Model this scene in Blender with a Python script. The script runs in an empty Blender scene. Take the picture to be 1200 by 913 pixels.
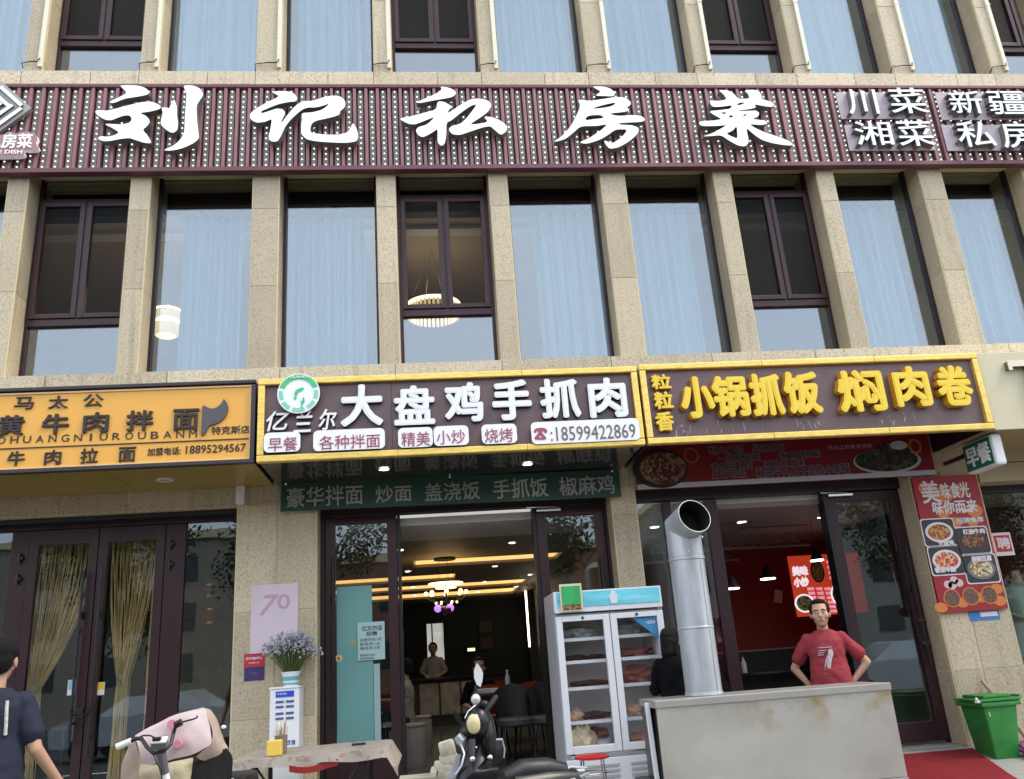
import bpy, bmesh, math, random
from mathutils import Vector, Matrix, noise
random.seed(7)
R = math.radians
sc = bpy.context.scene
C = sc.collection
# ------------------------------------------------------------------ camera
F, YAW, PITCH, ROLL = 986.78, 0.113016577, 0.315009402, -0.0723647434
CAM = Vector((1.80467, -8.51471, 1.40))
cy, sy, cp, sp = math.cos(YAW), math.sin(YAW), math.cos(PITCH), math.sin(PITCH)
FW = Vector((sy*cp, cy*cp, sp)); RT0 = Vector((cy, -sy, 0)); UP0 = RT0.cross(FW)
RT = math.cos(ROLL)*RT0 + math.sin(ROLL)*UP0
UP = -math.sin(ROLL)*RT0 + math.cos(ROLL)*UP0
cd = bpy.data.cameras.new('camera'); cam = bpy.data.objects.new('camera', cd); C.objects.link(cam)
cam.matrix_world = Matrix(((RT.x, UP.x, -FW.x, CAM.x), (RT.y, UP.y, -FW.y, CAM.y), (RT.z, UP.z, -FW.z, CAM.z), (0, 0, 0, 1)))
cd.sensor_fit = 'HORIZONTAL'; cd.sensor_width = 36; cd.lens = F/1200*36; cd.clip_start = .05; cd.clip_end = 2000
sc.camera = cam
# ------------------------------------------------------------------ world, sun, exposure
SUN_EL, SUN_AZ = R(52), R(112)
w = bpy.data.worlds.new('World'); sc.world = w; w.use_nodes = True
nt = w.node_tree; nd, lk = nt.nodes, nt.links
bg = nd['Background']; sky = nd.new('ShaderNodeTexSky'); sky.sky_type = 'NISHITA'; sky.sun_disc = False
sky.sun_elevation = SUN_EL; sky.sun_rotation = SUN_AZ; sky.air_density = 1.0; sky.dust_density = .6
tc = nd.new('ShaderNodeTexCoord'); mp = nd.new('ShaderNodeMapping'); mp.inputs['Scale'].default_value = (1, 1, 2.2)
nz = nd.new('ShaderNodeTexNoise'); nz.inputs['Scale'].default_value = 1.7; nz.inputs['Detail'].default_value = 3; nz.inputs['Roughness'].default_value = .55
cr = nd.new('ShaderNodeValToRGB'); cr.color_ramp.elements[0].position = .28; cr.color_ramp.elements[0].color = (.78, .78, .78, 1)
cr.color_ramp.elements[1].position = .80; cr.color_ramp.elements[1].color = (.95, .95, .95, 1)
mx = nd.new('ShaderNodeMixRGB'); mx.inputs[2].default_value = (9.2, 10.0, 11.2, 1)
lk.new(tc.outputs['Generated'], mp.inputs[0]); lk.new(mp.outputs[0], nz.inputs[0]); lk.new(nz.outputs[0], cr.inputs[0])
lk.new(cr.outputs[0], mx.inputs[0]); lk.new(sky.outputs[0], mx.inputs[1]); lk.new(mx.outputs[0], bg.inputs[0])
bg.inputs[1].default_value = .12
sl = bpy.data.lights.new('sun', 'SUN'); sl.energy = 1.5; sl.angle = R(20); sl.color = (1, .90, .74)
so = bpy.data.objects.new('sun', sl); C.objects.link(so)
sd = Vector((math.sin(SUN_AZ)*math.cos(SUN_EL), math.cos(SUN_AZ)*math.cos(SUN_EL), math.sin(SUN_EL)))
so.rotation_euler = sd.to_track_quat('Z', 'Y').to_euler(); so.location = (0, -10, 30)
sc.view_settings.view_transform = 'Standard'; sc.view_settings.look = 'None'; sc.view_settings.gamma = 1
sc.view_settings.use_curve_mapping = False; sc.view_settings.exposure = 0.72
sc.cycles.use_denoising = True; sc.cycles.max_bounces = 8; sc.cycles.transparent_max_bounces = 24
sc.cycles.diffuse_bounces = 4; sc.cycles.glossy_bounces = 4; sc.cycles.sample_clamp_indirect = 4
sc.cycles.caustics_reflective = False; sc.cycles.caustics_refractive = False

def W(px, py, Y):
    """the point of the place on the upright plane at depth Y that shows at a pixel of the photograph"""
    d = FW + (px-600)/F*RT - (py-456.5)/F*UP
    return CAM + d*((Y-CAM.y)/d.y)
def GZ(px, py, z):
    d = FW + (px-600)/F*RT - (py-456.5)/F*UP
    return CAM + d*((z-CAM.z)/d.z)
def gz(y):
    if y >= 0: return .33
    if y >= -1: return .33+.13*y
    if y >= -4: return .2+(y+1)*.2/3
    return 0.0
# ------------------------------------------------------------------ materials
MATS = {}
def mat(name, col, rough=.5, metal=0, var=0, scale=8, bump=0, bscale=60, emit=0, ecol=None, coat=0, spec=.5, alpha=None, stretch=(1, 1, 1)):
    if name in MATS: return MATS[name]
    m = bpy.data.materials.new(name); m.use_nodes = True; nt = m.node_tree; nd, lk = nt.nodes, nt.links
    b = nd['Principled BSDF']; b.inputs['Base Color'].default_value = (*col, 1); b.inputs['Roughness'].default_value = rough
    b.inputs['Metallic'].default_value = metal; b.inputs['Specular IOR Level'].default_value = spec
    if coat: b.inputs['Coat Weight'].default_value = coat; b.inputs['Coat Roughness'].default_value = .08
    if emit: b.inputs['Emission Color'].default_value = (*(ecol or col), 1); b.inputs['Emission Strength'].default_value = emit
    if var or bump:
        g = nd.new('ShaderNodeNewGeometry'); mp = nd.new('ShaderNodeMapping'); mp.inputs['Scale'].default_value = stretch
        lk.new(g.outputs['Position'], mp.inputs[0])
    if var:
        n = nd.new('ShaderNodeTexNoise'); n.inputs['Scale'].default_value = scale; n.inputs['Detail'].default_value = 5; lk.new(mp.outputs[0], n.inputs[0])
        r = nd.new('ShaderNodeMapRange'); r.inputs[1].default_value = .25; r.inputs[2].default_value = .75; r.inputs[3].default_value = 1-var; r.inputs[4].default_value = 1+var
        h = nd.new('ShaderNodeHueSaturation'); h.inputs['Color'].default_value = (*col, 1)
        lk.new(n.outputs[0], r.inputs[0]); lk.new(r.outputs[0], h.inputs['Value']); lk.new(h.outputs[0], b.inputs['Base Color'])
    if bump:
        n2 = nd.new('ShaderNodeTexNoise'); n2.inputs['Scale'].default_value = bscale; n2.inputs['Detail'].default_value = 4; lk.new(mp.outputs[0], n2.inputs[0])
        bp = nd.new('ShaderNodeBump'); bp.inputs['Strength'].default_value = bump; bp.inputs['Distance'].default_value = .02; lk.new(n2.outputs[0], bp.inputs['Height']); lk.new(bp.outputs[0], b.inputs['Normal'])
    MATS[name] = m
    return m
def granite(name, c1, c2, c3, scale=55, rough=.5):
    m = bpy.data.materials.new(name); m.use_nodes = True; nt = m.node_tree; nd, lk = nt.nodes, nt.links; b = nd['Principled BSDF']
    g = nd.new('ShaderNodeNewGeometry'); oi = nd.new('ShaderNodeObjectInfo'); ad = nd.new('ShaderNodeVectorMath')
    lk.new(g.outputs['Position'], ad.inputs[0]); lk.new(oi.outputs['Random'], ad.inputs[1])
    n = nd.new('ShaderNodeTexNoise'); n.inputs['Scale'].default_value = scale; n.inputs['Detail'].default_value = 6; n.inputs['Roughness'].default_value = .65; n.inputs['Distortion'].default_value = .8
    lk.new(ad.outputs[0], n.inputs[0])
    r = nd.new('ShaderNodeValToRGB'); e = r.color_ramp.elements
    e[0].position = .36; e[0].color = (*c3, 1); e[1].position = .62; e[1].color = (*c1, 1)
    k = e.new(.45); k.color = (*c2, 1); k = e.new(.52); k.color = (*c1, 1); k = e.new(.72); k.color = (c1[0]*1.25, c1[1]*1.25, c1[2]*1.25, 1)
    lk.new(n.outputs[0], r.inputs[0])
    n2 = nd.new('ShaderNodeTexNoise'); n2.inputs['Scale'].default_value = 1.7; n2.inputs['Detail'].default_value = 4; lk.new(g.outputs['Position'], n2.inputs[0])
    a = nd.new('ShaderNodeMath'); a.operation = 'ADD'; lk.new(oi.outputs['Random'], a.inputs[0]); lk.new(n2.outputs[0], a.inputs[1])
    mr = nd.new('ShaderNodeMapRange'); mr.inputs[1].default_value = .3; mr.inputs[2].default_value = 1.7; mr.inputs[3].default_value = .76; mr.inputs[4].default_value = 1.14; lk.new(a.outputs[0], mr.inputs[0])
    ms = nd.new('ShaderNodeMapping'); ms.inputs['Scale'].default_value = (7, 7, .5); lk.new(g.outputs['Position'], ms.inputs[0]); n4 = nd.new('ShaderNodeTexNoise'); n4.inputs['Scale'].default_value = 1.5; n4.inputs['Detail'].default_value = 4; lk.new(ms.outputs[0], n4.inputs[0])
    m4 = nd.new('ShaderNodeMapRange'); m4.inputs[1].default_value = .55; m4.inputs[2].default_value = .78; m4.inputs[3].default_value = 1; m4.inputs[4].default_value = .70; lk.new(n4.outputs[0], m4.inputs[0])
    mu = nd.new('ShaderNodeMath'); mu.operation = 'MULTIPLY'; lk.new(mr.outputs[0], mu.inputs[0]); lk.new(m4.outputs[0], mu.inputs[1])
    h = nd.new('ShaderNodeHueSaturation'); lk.new(r.outputs[0], h.inputs['Color']); lk.new(mu.outputs[0], h.inputs['Value']); lk.new(h.outputs[0], b.inputs['Base Color'])
    b.inputs['Roughness'].default_value = rough
    bp = nd.new('ShaderNodeBump'); bp.inputs['Strength'].default_value = .12; bp.inputs['Distance'].default_value = .01; lk.new(n.outputs[0], bp.inputs['Height']); lk.new(bp.outputs[0], b.inputs['Normal'])
    MATS[name] = m; return m
def glass(name, tint, base, k=1.0, rough=0, wav=.0):
    m = bpy.data.materials.new(name); m.use_nodes = True; nt = m.node_tree; nd, lk = nt.nodes, nt.links
    nd.remove(nd['Principled BSDF']); out = nd['Material Output']
    t = nd.new('ShaderNodeBsdfTransparent'); t.inputs[0].default_value = (*tint, 1)
    g = nd.new('ShaderNodeBsdfGlossy'); g.inputs[0].default_value = (.84, .93, 1, 1); g.inputs['Roughness'].default_value = rough
    ge = nd.new('ShaderNodeNewGeometry'); dt = nd.new('ShaderNodeVectorMath'); dt.operation = 'DOT_PRODUCT'; lk.new(ge.outputs['Normal'], dt.inputs[0]); lk.new(ge.outputs['Incoming'], dt.inputs[1])
    ab = nd.new('ShaderNodeMath'); ab.operation = 'ABSOLUTE'; lk.new(dt.outputs['Value'], ab.inputs[0]); om = nd.new('ShaderNodeMath'); om.operation = 'SUBTRACT'; om.inputs[0].default_value = 1; lk.new(ab.outputs[0], om.inputs[1])
    f = nd.new('ShaderNodeMath'); f.operation = 'POWER'; f.inputs[1].default_value = 4; lk.new(om.outputs[0], f.inputs[0])
    mm = nd.new('ShaderNodeMath'); mm.operation = 'MULTIPLY_ADD'; mm.inputs[1].default_value = k; mm.inputs[2].default_value = base; mm.use_clamp = True
    s = nd.new('ShaderNodeMixShader'); lk.new(f.outputs[0], mm.inputs[0]); lk.new(mm.outputs[0], s.inputs[0]); lk.new(t.outputs[0], s.inputs[1]); lk.new(g.outputs[0], s.inputs[2]); lk.new(s.outputs[0], out.inputs[0])
    if wav:
        ge = nd.new('ShaderNodeNewGeometry'); n = nd.new('ShaderNodeTexNoise'); n.inputs['Scale'].default_value = 2.2; lk.new(ge.outputs['Position'], n.inputs[0])
        bp = nd.new('ShaderNodeBump'); bp.inputs['Strength'].default_value = wav; bp.inputs['Distance'].default_value = .02; lk.new(n.outputs[0], bp.inputs['Height']); lk.new(bp.outputs[0], g.inputs['Normal'])
    MATS[name] = m; return m
STONE = granite('beige_granite', (.64, .54, .37), (.55, .455, .305), (.37, .285, .18), 62)
STONE_SILL = granite('pale_granite', (.72, .61, .43), (.60, .49, .32), (.38, .29, .18))
GROUT = mat('cream_grout', (.78, .68, .42), .8)
PLUM = mat('plum_aluminium', (.046, .021, .025), .35, .3, var=.12, scale=3)
PLUMD = mat('dark_plum_aluminium', (.028, .017, .019), .4, .2)
BLACK = mat('black_plastic', (.008, .008, .009), .4)
BLACKG = mat('gloss_black', (.01, .01, .011), .18, coat=.5)
GLU = glass('upper_glass', (.95, .97, .975), .16, .8, wav=.05)
GLD = glass('door_glass', (.92, .95, .93), .075, .7, wav=.03)
GLF = glass('fridge_glass', (.98, .98, .98), .02, .35)
WHITE = mat('white_paint', (.82, .83, .84), .4)
STEEL = mat('brushed_steel', (.42, .40, .37), .42, .55, var=.08, scale=5, bump=.05, bscale=14)
CHROME = mat('chrome', (.75, .76, .78), .15, 1)
# ------------------------------------------------------------------ mesh helpers
class MB:
    def __init__(s): s.b = bmesh.new()
    def box(s, x0, x1, y0, y1, z0, z1, bev=0):
        r = bmesh.ops.create_cube(s.b, size=1, matrix=Matrix.Translation(((x0+x1)/2, (y0+y1)/2, (z0+z1)/2)) @ Matrix.Diagonal((abs(x1-x0), abs(y1-y0), abs(z1-z0), 1)))
        if bev:
            es = list({e for v in r['verts'] for e in v.link_edges}); bmesh.ops.bevel(s.b, geom=es, offset=bev, segments=2, affect='EDGES', profile=.6)
        return s
    def obox(s, M, sx, sy_, sz, bev=0):
        r = bmesh.ops.create_cube(s.b, size=1, matrix=M @ Matrix.Diagonal((sx, sy_, sz, 1)))
        if bev: bmesh.ops.bevel(s.b, geom=list({e for v in r['verts'] for e in v.link_edges}), offset=bev, segments=2, affect='EDGES', profile=.6)
        return s
    def cone(s, p0, p1, r0, r1, n=16, caps=True):
        p0, p1 = Vector(p0), Vector(p1); d = p1-p0
        M = Matrix.Translation((p0+p1)/2) @ d.to_track_quat('Z', 'Y').to_matrix().to_4x4()
        bmesh.ops.create_cone(s.b, cap_ends=caps, segments=n, radius1=max(r0, 1e-4), radius2=max(r1, 1e-4), depth=d.length, matrix=M); return s
    def sph(s, c, r, n=12, M=None):
        r = (r, r, r) if isinstance(r, (int, float)) else r
        T = Matrix.Translation(c) @ (M.to_4x4() if M else Matrix.Identity(4)) @ Matrix.Diagonal((*r, 1))
        v = max(6, n*2//3); a = s.b.verts.new(T @ Vector((0, 0, 1))); z = s.b.verts.new(T @ Vector((0, 0, -1))); rg = []
        for i in range(1, v): t = math.pi*i/v; rg.append([s.b.verts.new(T @ Vector((math.sin(t)*math.cos(2*math.pi*k/n), math.sin(t)*math.sin(2*math.pi*k/n), math.cos(t)))) for k in range(n)])
        for k in range(n): s.b.faces.new((a, rg[0][k], rg[0][(k+1) % n])); s.b.faces.new((z, rg[-1][(k+1) % n], rg[-1][k]))
        for p, q in zip(rg, rg[1:]):
            for k in range(n): s.b.faces.new((p[k], q[k], q[(k+1) % n], p[(k+1) % n]))
        return s
    def cap(s, p0, p1, r0, r1, n=12):
        s.cone(p0, p1, r0, r1, n); s.sph(p0, r0, n); s.sph(p1, r1, n); return s
    def tube(s, pts, r, n=8, close=True):
        pts = [Vector(p) for p in pts]; rr = r if isinstance(r, (list, tuple)) else [r]*len(pts); rings = []
        t0 = (pts[1]-pts[0]).normalized(); u = t0.orthogonal().normalized()
        for i, p in enumerate(pts):
            t = (pts[min(i+1, len(pts)-1)]-pts[max(i-1, 0)]).normalized(); u = (u-u.dot(t)*t).normalized(); v = t.cross(u)
            rings.append([s.b.verts.new(p+rr[i]*(math.cos(a)*u+math.sin(a)*v)) for a in [2*math.pi*k/n for k in range(n)]])
        for a, b in zip(rings, rings[1:]):
            for k in range(n): s.b.faces.new((a[k], a[(k+1) % n], b[(k+1) % n], b[k]))
        if close: s.b.faces.new(list(reversed(rings[0]))); s.b.faces.new(rings[-1])
        return s
    def poly(s, pts):
        s.b.faces.new([s.b.verts.new(p) for p in pts]); return s
    def grid(s, P, thick=0):
        V = [[s.b.verts.new(p) for p in row] for row in P]; fs = []
        for i in range(len(V)-1):
            for j in range(len(V[0])-1): fs.append(s.b.faces.new((V[i][j], V[i][j+1], V[i+1][j+1], V[i+1][j])))
        if thick: bmesh.ops.solidify(s.b, geom=fs, thickness=thick)
        return s
    def lathe(s, prof, c=(0, 0, 0), n=24, M=None):
        M = M or Matrix.Translation(c); rings = [[s.b.verts.new(M @ Vector((r*math.cos(2*math.pi*k/n), r*math.sin(2*math.pi*k/n), z))) for k in range(n)] for r, z in prof]
        for a, b in zip(rings, rings[1:]):
            for k in range(n): s.b.faces.new((a[k], a[(k+1) % n], b[(k+1) % n], b[k]))
        return s
    def mesh(s, name, m, smooth=False):
        bmesh.ops.recalc_face_normals(s.b, faces=s.b.faces) if len(s.b.faces) < 60000 else None
        me = bpy.data.meshes.new(name); s.b.to_mesh(me); s.b.free()
        for x in (m if isinstance(m, (list, tuple)) else [m]): me.materials.append(x)
        if smooth:
            me.polygons.foreach_set('use_smooth', [True]*len(me.polygons))
            try: me.set_sharp_from_angle(angle=R(38))
            except Exception: pass
        return me
def link(name, me, parent=None):
    o = bpy.data.objects.new(name, me); C.objects.link(o)
    if parent is not None:
        o.parent = parent
        o.matrix_parent_inverse = PM.get(parent.name, Matrix.Identity(4)).inverted()
    return o
PM = {}
def tag(o, label=None, cat=None, group=None, kind=None):
    if label: o['label'] = label
    if cat: o['category'] = cat
    if group: o['group'] = group
    if kind: o['kind'] = kind
    return o
def thing(name, label, cat, loc=(0, 0, 0), group=None):
    o = bpy.data.objects.new(name, None); C.objects.link(o); o.location = loc; PM[o.name] = Matrix.Translation(loc); o.empty_display_size = .1
    return tag(o, label, cat, group)
def part(name, mb, m, parent, label=None, smooth=False):
    o = link(name, mb.mesh(name, m, smooth), parent); PM[o.name] = Matrix.Identity(4)
    if label: o['label'] = label
    return o
def solo(name, mb, m, label, cat, group=None, smooth=False):
    return tag(link(name, mb.mesh(name, m, smooth)), label, cat, group)
def struct(name, mb, m): return tag(link(name, mb.mesh(name, m)), kind='structure')
UNIT = {}
def ubox(name, x0, x1, y0, y1, z0, z1, m, parent, rx=0):
    """a box piece that shares one unit cube mesh per material"""
    if m.name not in UNIT: UNIT[m.name] = MB().box(-.5, .5, -.5, .5, -.5, .5).mesh('unit_'+m.name, m)
    o = link(name, UNIT[m.name], parent); o.location = ((x0+x1)/2, (y0+y1)/2, (z0+z1)/2); o.scale = (x1-x0, y1-y0, z1-z0); o.rotation_euler.x = rx
    return o
# ------------------------------------------------------------------ lettering
def curve_mesh(cu, name, mats):
    o = bpy.data.objects.new('tmp', cu); me = bpy.data.meshes.new_from_object(o); bpy.data.objects.remove(o); me.name = name; me.materials.clear()
    for x in mats: me.materials.append(x)
    return me
def txt(name, body, x0, x1, z0, z1, Y, m, parent=None, depth=.004, bold=0, shear=0, side=None, M=None, sp=1.0):
    """lettering whose ink fills the box x0..x1, z0..z1 and stands DEPTH proud of the plane Y; BOLD thickens the strokes"""
    cu = bpy.data.curves.new(name, 'FONT'); cu.body = body; cu.extrude = .5; cu.shear = shear; cu.resolution_u = 2 if len(body) > 1 else 3; cu.space_character = sp
    me0 = curve_mesh(cu, name, [m])
    vs = [v.co.copy() for v in me0.vertices]; fs = [(tuple(p.vertices), 0 if abs(p.normal.z) > .7 else 1) for p in me0.polygons]
    ax, bx = min(v.x for v in vs), max(v.x for v in vs); ay, by = min(v.y for v in vs), max(v.y for v in vs)
    bz = bold*(z1-z0)*(.62 if len(body) == 1 else .8); bold_ = bz
    sh = [(0, 0)] if bz <= 0 else [(bz*math.cos(a), bz*math.sin(a)) for a in [k*math.pi/4+.39 for k in range(8)]] + [(0, 0)]
    x0 += bz; x1 -= bz; z0 += bz; z1 -= bz; pts, pol, mi = [], [], []
    step = min(.0007, depth*.03)
    for k, (sx, sz) in enumerate(sh):
        n0 = len(pts); d = depth-(len(sh)-1-k)*step
        for c in vs:
            p = Vector((x0+sx+(c.x-ax)/max(bx-ax, 1e-6)*(x1-x0), Y-d*(c.z+.5), z0+sz+(c.y-ay)/(by-ay)*(z1-z0))); pts.append(M @ p if M else p)
        for f, i in fs: pol.append([n0+q for q in f]); mi.append(i if side else 0)
    me = bpy.data.meshes.new(name); me.from_pydata(pts, [], pol); me.materials.append(m)
    if side: me.materials.append(side)
    me.polygons.foreach_set('material_index', mi); me.update(); bpy.data.meshes.remove(me0)
    o = link(name, me, parent); PM[o.name] = Matrix.Identity(4)
    return o
def ptxt(name, body, q, Y, m, parent=None, **k):
    """the same, its box given by the pixel corners (left, top, right, bottom) of the photograph, turned into metres at depth Y"""
    a, b, c, d = W(q[0], q[1], Y), W(q[2], q[1], Y), W(q[0], q[3], Y), W(q[2], q[3], Y)
    return txt(name, body, (a.x+c.x)/2, (b.x+d.x)/2, (c.z+d.z)/2, (a.z+b.z)/2, Y, m, parent, **k)
def chaikin(p, n=2, t=.2):
    for _ in range(n):
        q = []
        for i in range(len(p)):
            a, b = p[i], p[(i+1) % len(p)]; q += [(a[0]*(1-t)+b[0]*t, a[1]*(1-t)+b[1]*t), (a[0]*t+b[0]*(1-t), a[1]*t+b[1]*(1-t))]
        p = q
    return p
def shape(name, polys, Y, depth, mats, parent=None, smooth=2, px=None, bev=0):
    """a solid cut to one or more outlines (holes allowed); px = (origin x, origin y, zoom) when traced in the photograph"""
    cu = bpy.data.curves.new(name, 'CURVE'); cu.dimensions = '2D'; cu.fill_mode = 'BOTH'; cu.extrude = depth/2
    for p in polys:
        if px: p = [(lambda w_: (w_.x, w_.z))(W(px[0]+x/px[2], px[1]+y/px[2], Y)) for x, y in p]
        p = chaikin(p, smooth) if smooth else p
        s = cu.splines.new('POLY'); s.points.add(len(p)-1); s.use_cyclic_u = True
        for k, (x, z) in enumerate(p): s.points[k].co = (x, z, 0, 1)
    me = curve_mesh(cu, name, mats)
    for pl in me.polygons: pl.material_index = 0 if abs(pl.normal.z) > .7 else min(1, len(mats)-1)
    for v in me.vertices: v.co = Vector((v.co.x, Y-v.co.z, v.co.y))
    me.update(); o = link(name, me, parent); PM[o.name] = Matrix.Identity(4)
    return o
def rbox(name, x0, x1, z0, z1, Y, depth, rad, mats, parent=None):
    p = []
    for cx, cz, a0 in ((x1-rad, z1-rad, 0), (x0+rad, z1-rad, 90), (x0+rad, z0+rad, 180), (x1-rad, z0+rad, 270)):
        p += [(cx+rad*math.cos(R(a0+k*18)), cz+rad*math.sin(R(a0+k*18))) for k in range(6)]
    return shape(name, [p], Y, depth, mats, parent, 0)
# ================================================================== THE BUILDING
P, WW, NN, DD, EE = 4.0, .2977, .2166, 1.3808, 2.677
BL = thing('building', 'three storey restaurant building clad in beige granite with slim pilasters', 'building', (2, .5, .33))
PAN = mat('beige_panel', (.50, .42, .26), .55)
edges = []
for k in (-2, -1, 0, 1, 2):
    edges += [(k*P, k*P+WW, 'w'), (k*P+DD, k*P+DD+NN, 'n'), (k*P+EE, k*P+EE+NN, 'n')]
edges = [e for e in edges if -4.1 < e[0] < 11]
GL_Y = .30
HALF = .953
LEDC = mat('cream_light_strip', (.85, .80, .62), .5)
def pilaster(x0, x1, z0, z1, zj, strip):
    p = part('pilaster', MB().box(x0, x1, .006, .34, z0, z1), GROUT, BL)
    zs = [z0]+[z for z in zj if z0+.02 < z < z1-.02]+[z1]
    for a, b in zip(zs, zs[1:]):
        a += .005; b -= .005
        ubox('stone_slab', x0+.010, x1-.010, 0, .02, a, b, STONE, p)
        ubox('stone_slab', x0-.004, x0+.02, .014, .275, a, b, STONE, p)
        ubox('stone_slab', x1-.02, x1+.004, .014, .275, a, b, STONE, p)
    if strip:
        part('light_strip', MB().box(x1-.055, x1-.006, -.03, -.002, z0+.05, z1, .006), LEDC, BL)
        part('cable', MB().tube([(x1-.03, -.034, z0+.16), (x1-.05, -.05, z0+.10), ((x0+x1)/2, -.035, z0+.115), (x0-.012, -.02, z0+.10), (x0-.016, .08, z0+.04), (x0-.012, .2, z0+.02)], .006, 6), BLACK, BL)
        part('cable_clip', MB().box(x1-.062, x1+.0, -.034, -.028, z0+1.1, z0+1.13), LEDC, BL)
    return p
for x0, x1, _ in edges:
    pilaster(x0, x1, 4.525, 7.05, [4.525+HALF*k for k in range(1, 4)], False)
    pilaster(x0, x1, 8.265, 10.9, [8.265+.13, 8.265+.13+HALF, 8.265+.13+2*HALF], True)
# sill courses and the bands between the storeys
core = part('wall', MB().box(-4.3, 11.3, .012, .30, 4.02, 4.52).box(-4.3, 11.3, .012, .30, 7.0, 8.258).box(-4.3, 11.3, .32, .5, 4.0, 4.50).box(-4.3, 11.3, .32, .5, 7.1, 8.25), GROUT, BL)
x = -3.4
xj = [-4.3, -3.2] + [-2.0+1.17*k+(.03 if k % 2 else 0) for k in range(0, 11)] + [11.3]
for a, b in zip(xj, xj[1:]):
    ubox('stone_slab', a+.004, b-.004, -.012, .3, 4.36, 4.528, STONE_SILL, core)
    ubox('stone_slab', a+.004, b-.004, 0, .1, 3.70, 4.352, STONE, core)
xs = sorted({-4.3, 11.3} | {e[0]-.004 for e in edges} | {(a[1]+b[0])/2 for a, b in zip(edges, edges[1:])})
for a, b in zip(xs, xs[1:]):
    ubox('stone_slab', a+.004, b-.004, -.012, .3, 8.05, 8.268, STONE_SILL, core)
    ubox('stone_slab', a+.004, b-.004, 0, .1, 7.06, 8.042, STONE, core)
# windows of the two upper storeys
SCREEN = glass('insect_screen', (.80, .77, .72), .01, .05, rough=.5)
CURT = mat('pale_sheer_curtain', (.40, .62, .74), .9, var=.05, scale=2.2)
def wave_curtain(x0, x1, z0, z1, y, amp, n, parent=None, label=None, m=None, tie=None):
    cols = int((x1-x0)*60)+4; P_ = []
    ph = random.random()*6
    for i in range(9):
        t = i/8; row = []
        for j in range(cols+1):
            u = j/cols; xx = x0+u*(x1-x0); yy = y+amp*math.sin(u*n*6.28+ph+.6*math.sin(t*3+u*5))+amp*.5*math.sin(u*n*2.7*6.28+t)
            row.append((xx, yy, z0+t*(z1-z0)))
        P_.append(row)
    return MB().grid(P_, .004)
def window(x0, x1, z0, z1, casement, zr, zt):
    f = MB(); t = .035
    f.box(x0, x0+t, .27, .34, z0, z1).box(x1-t, x1, .27, .34, z0, z1).box(x0+t, x1-t, .27, .34, z0, z0+t).box(x0+t, x1-t, .27, .34, z1-t, z1)
    w_ = part('window', f, PLUM if casement else PLUMD, BL)
    a, b = x0+t, x1-t
    if not casement:
        part('pane', MB().box(a, b, .30, .31, z0+t, z1-t), GLU, w_)
    else:
        zm0, zm1 = zr-.04, zr+.04
        part('transom', MB().box(a, b, .255, .335, zm0, zm1, .004), PLUM, w_)
        part('transom', MB().box(a, b, .262, .335, zt, zt+.05, .004), PLUM, w_)
        part('pane', MB().box(a, b, .30, .31, z0+t, zm0), GLU, w_)
        part('pane', MB().box(a, b, .30, .31, zt+.05, z1-t), GLU, w_)
        xm = (a+b)/2
        for c, d in ((a+.003, xm-.012), (xm+.012, b-.003)):
            s = MB(); q = .055; g0, g1 = zm1+.003, zt-.003
            s.box(c, c+q, .235, .30, g0, g1, .005).box(d-q, d, .235, .30, g0, g1, .005).box(c+q, d-q, .236, .30, g0, g0+q, .005).box(c+q, d-q, .236, .30, g1-q, g1, .005)
            part('sash', s, PLUM, w_)
            part('insect_screen', MB().box(c+q, d-q, .266, .272, g0+q, g1-q), SCREEN, w_)
        part('mullion', MB().box(xm-.011, xm+.011, .25, .32, zm1, zt), PLUMD, w_)
curt_spec = {}
wins = []
for (a0, a1, ta), (b0, b1, tb) in zip(edges, edges[1:]):
    cas = (ta == 'n' and tb == 'n')
    wins.append((a1, b0, cas))
    window(a1+.005, b0-.005, 4.53, 7.04, cas, 5.225, 6.69)
    window(a1+.005, b0-.005, 8.272, 10.85, cas, 8.885, 10.6)
lower = {1: (.18, .80), 2: (-.02, .82), 4: (.26, 1.02), 5: (-.02, .95), 7: (0, .82), 8: (0, .72), 10: (.1, .9)}
n_w = 0
for i, (a, b, cas) in enumerate(wins):
    if cas: continue
    wd = b-a; n_w += 1
    lo = (.2, .82) if abs(a-(EE-P+NN)) < .01 else (-.05, .84) if abs(a-WW) < .01 else (.30, 1.06) if abs(a-(EE+NN)) < .01 else (0.0, .80) if abs(a-(P+WW)) < .01 else (-.03, .85)
    for z0, z1, f, (u, v) in ((4.56, 6.62, 'second floor', lo), (8.3, 10.75, 'third floor', (-.05, .95) if i % 3 else (.1, 1.0))):
        c = solo('curtain', wave_curtain(a+u*wd, a+v*wd, z0, z1, .56, random.uniform(.035, .055), random.uniform(4, 7.5)), CURT,
                 f'pale blue sheer curtain in the {f} fixed window, {["first","second","third","fourth","fifth","sixth","seventh","eighth","ninth"][n_w-1]} fixed window from the left', 'curtain', 'sheer curtains in the upper windows', True)
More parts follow.
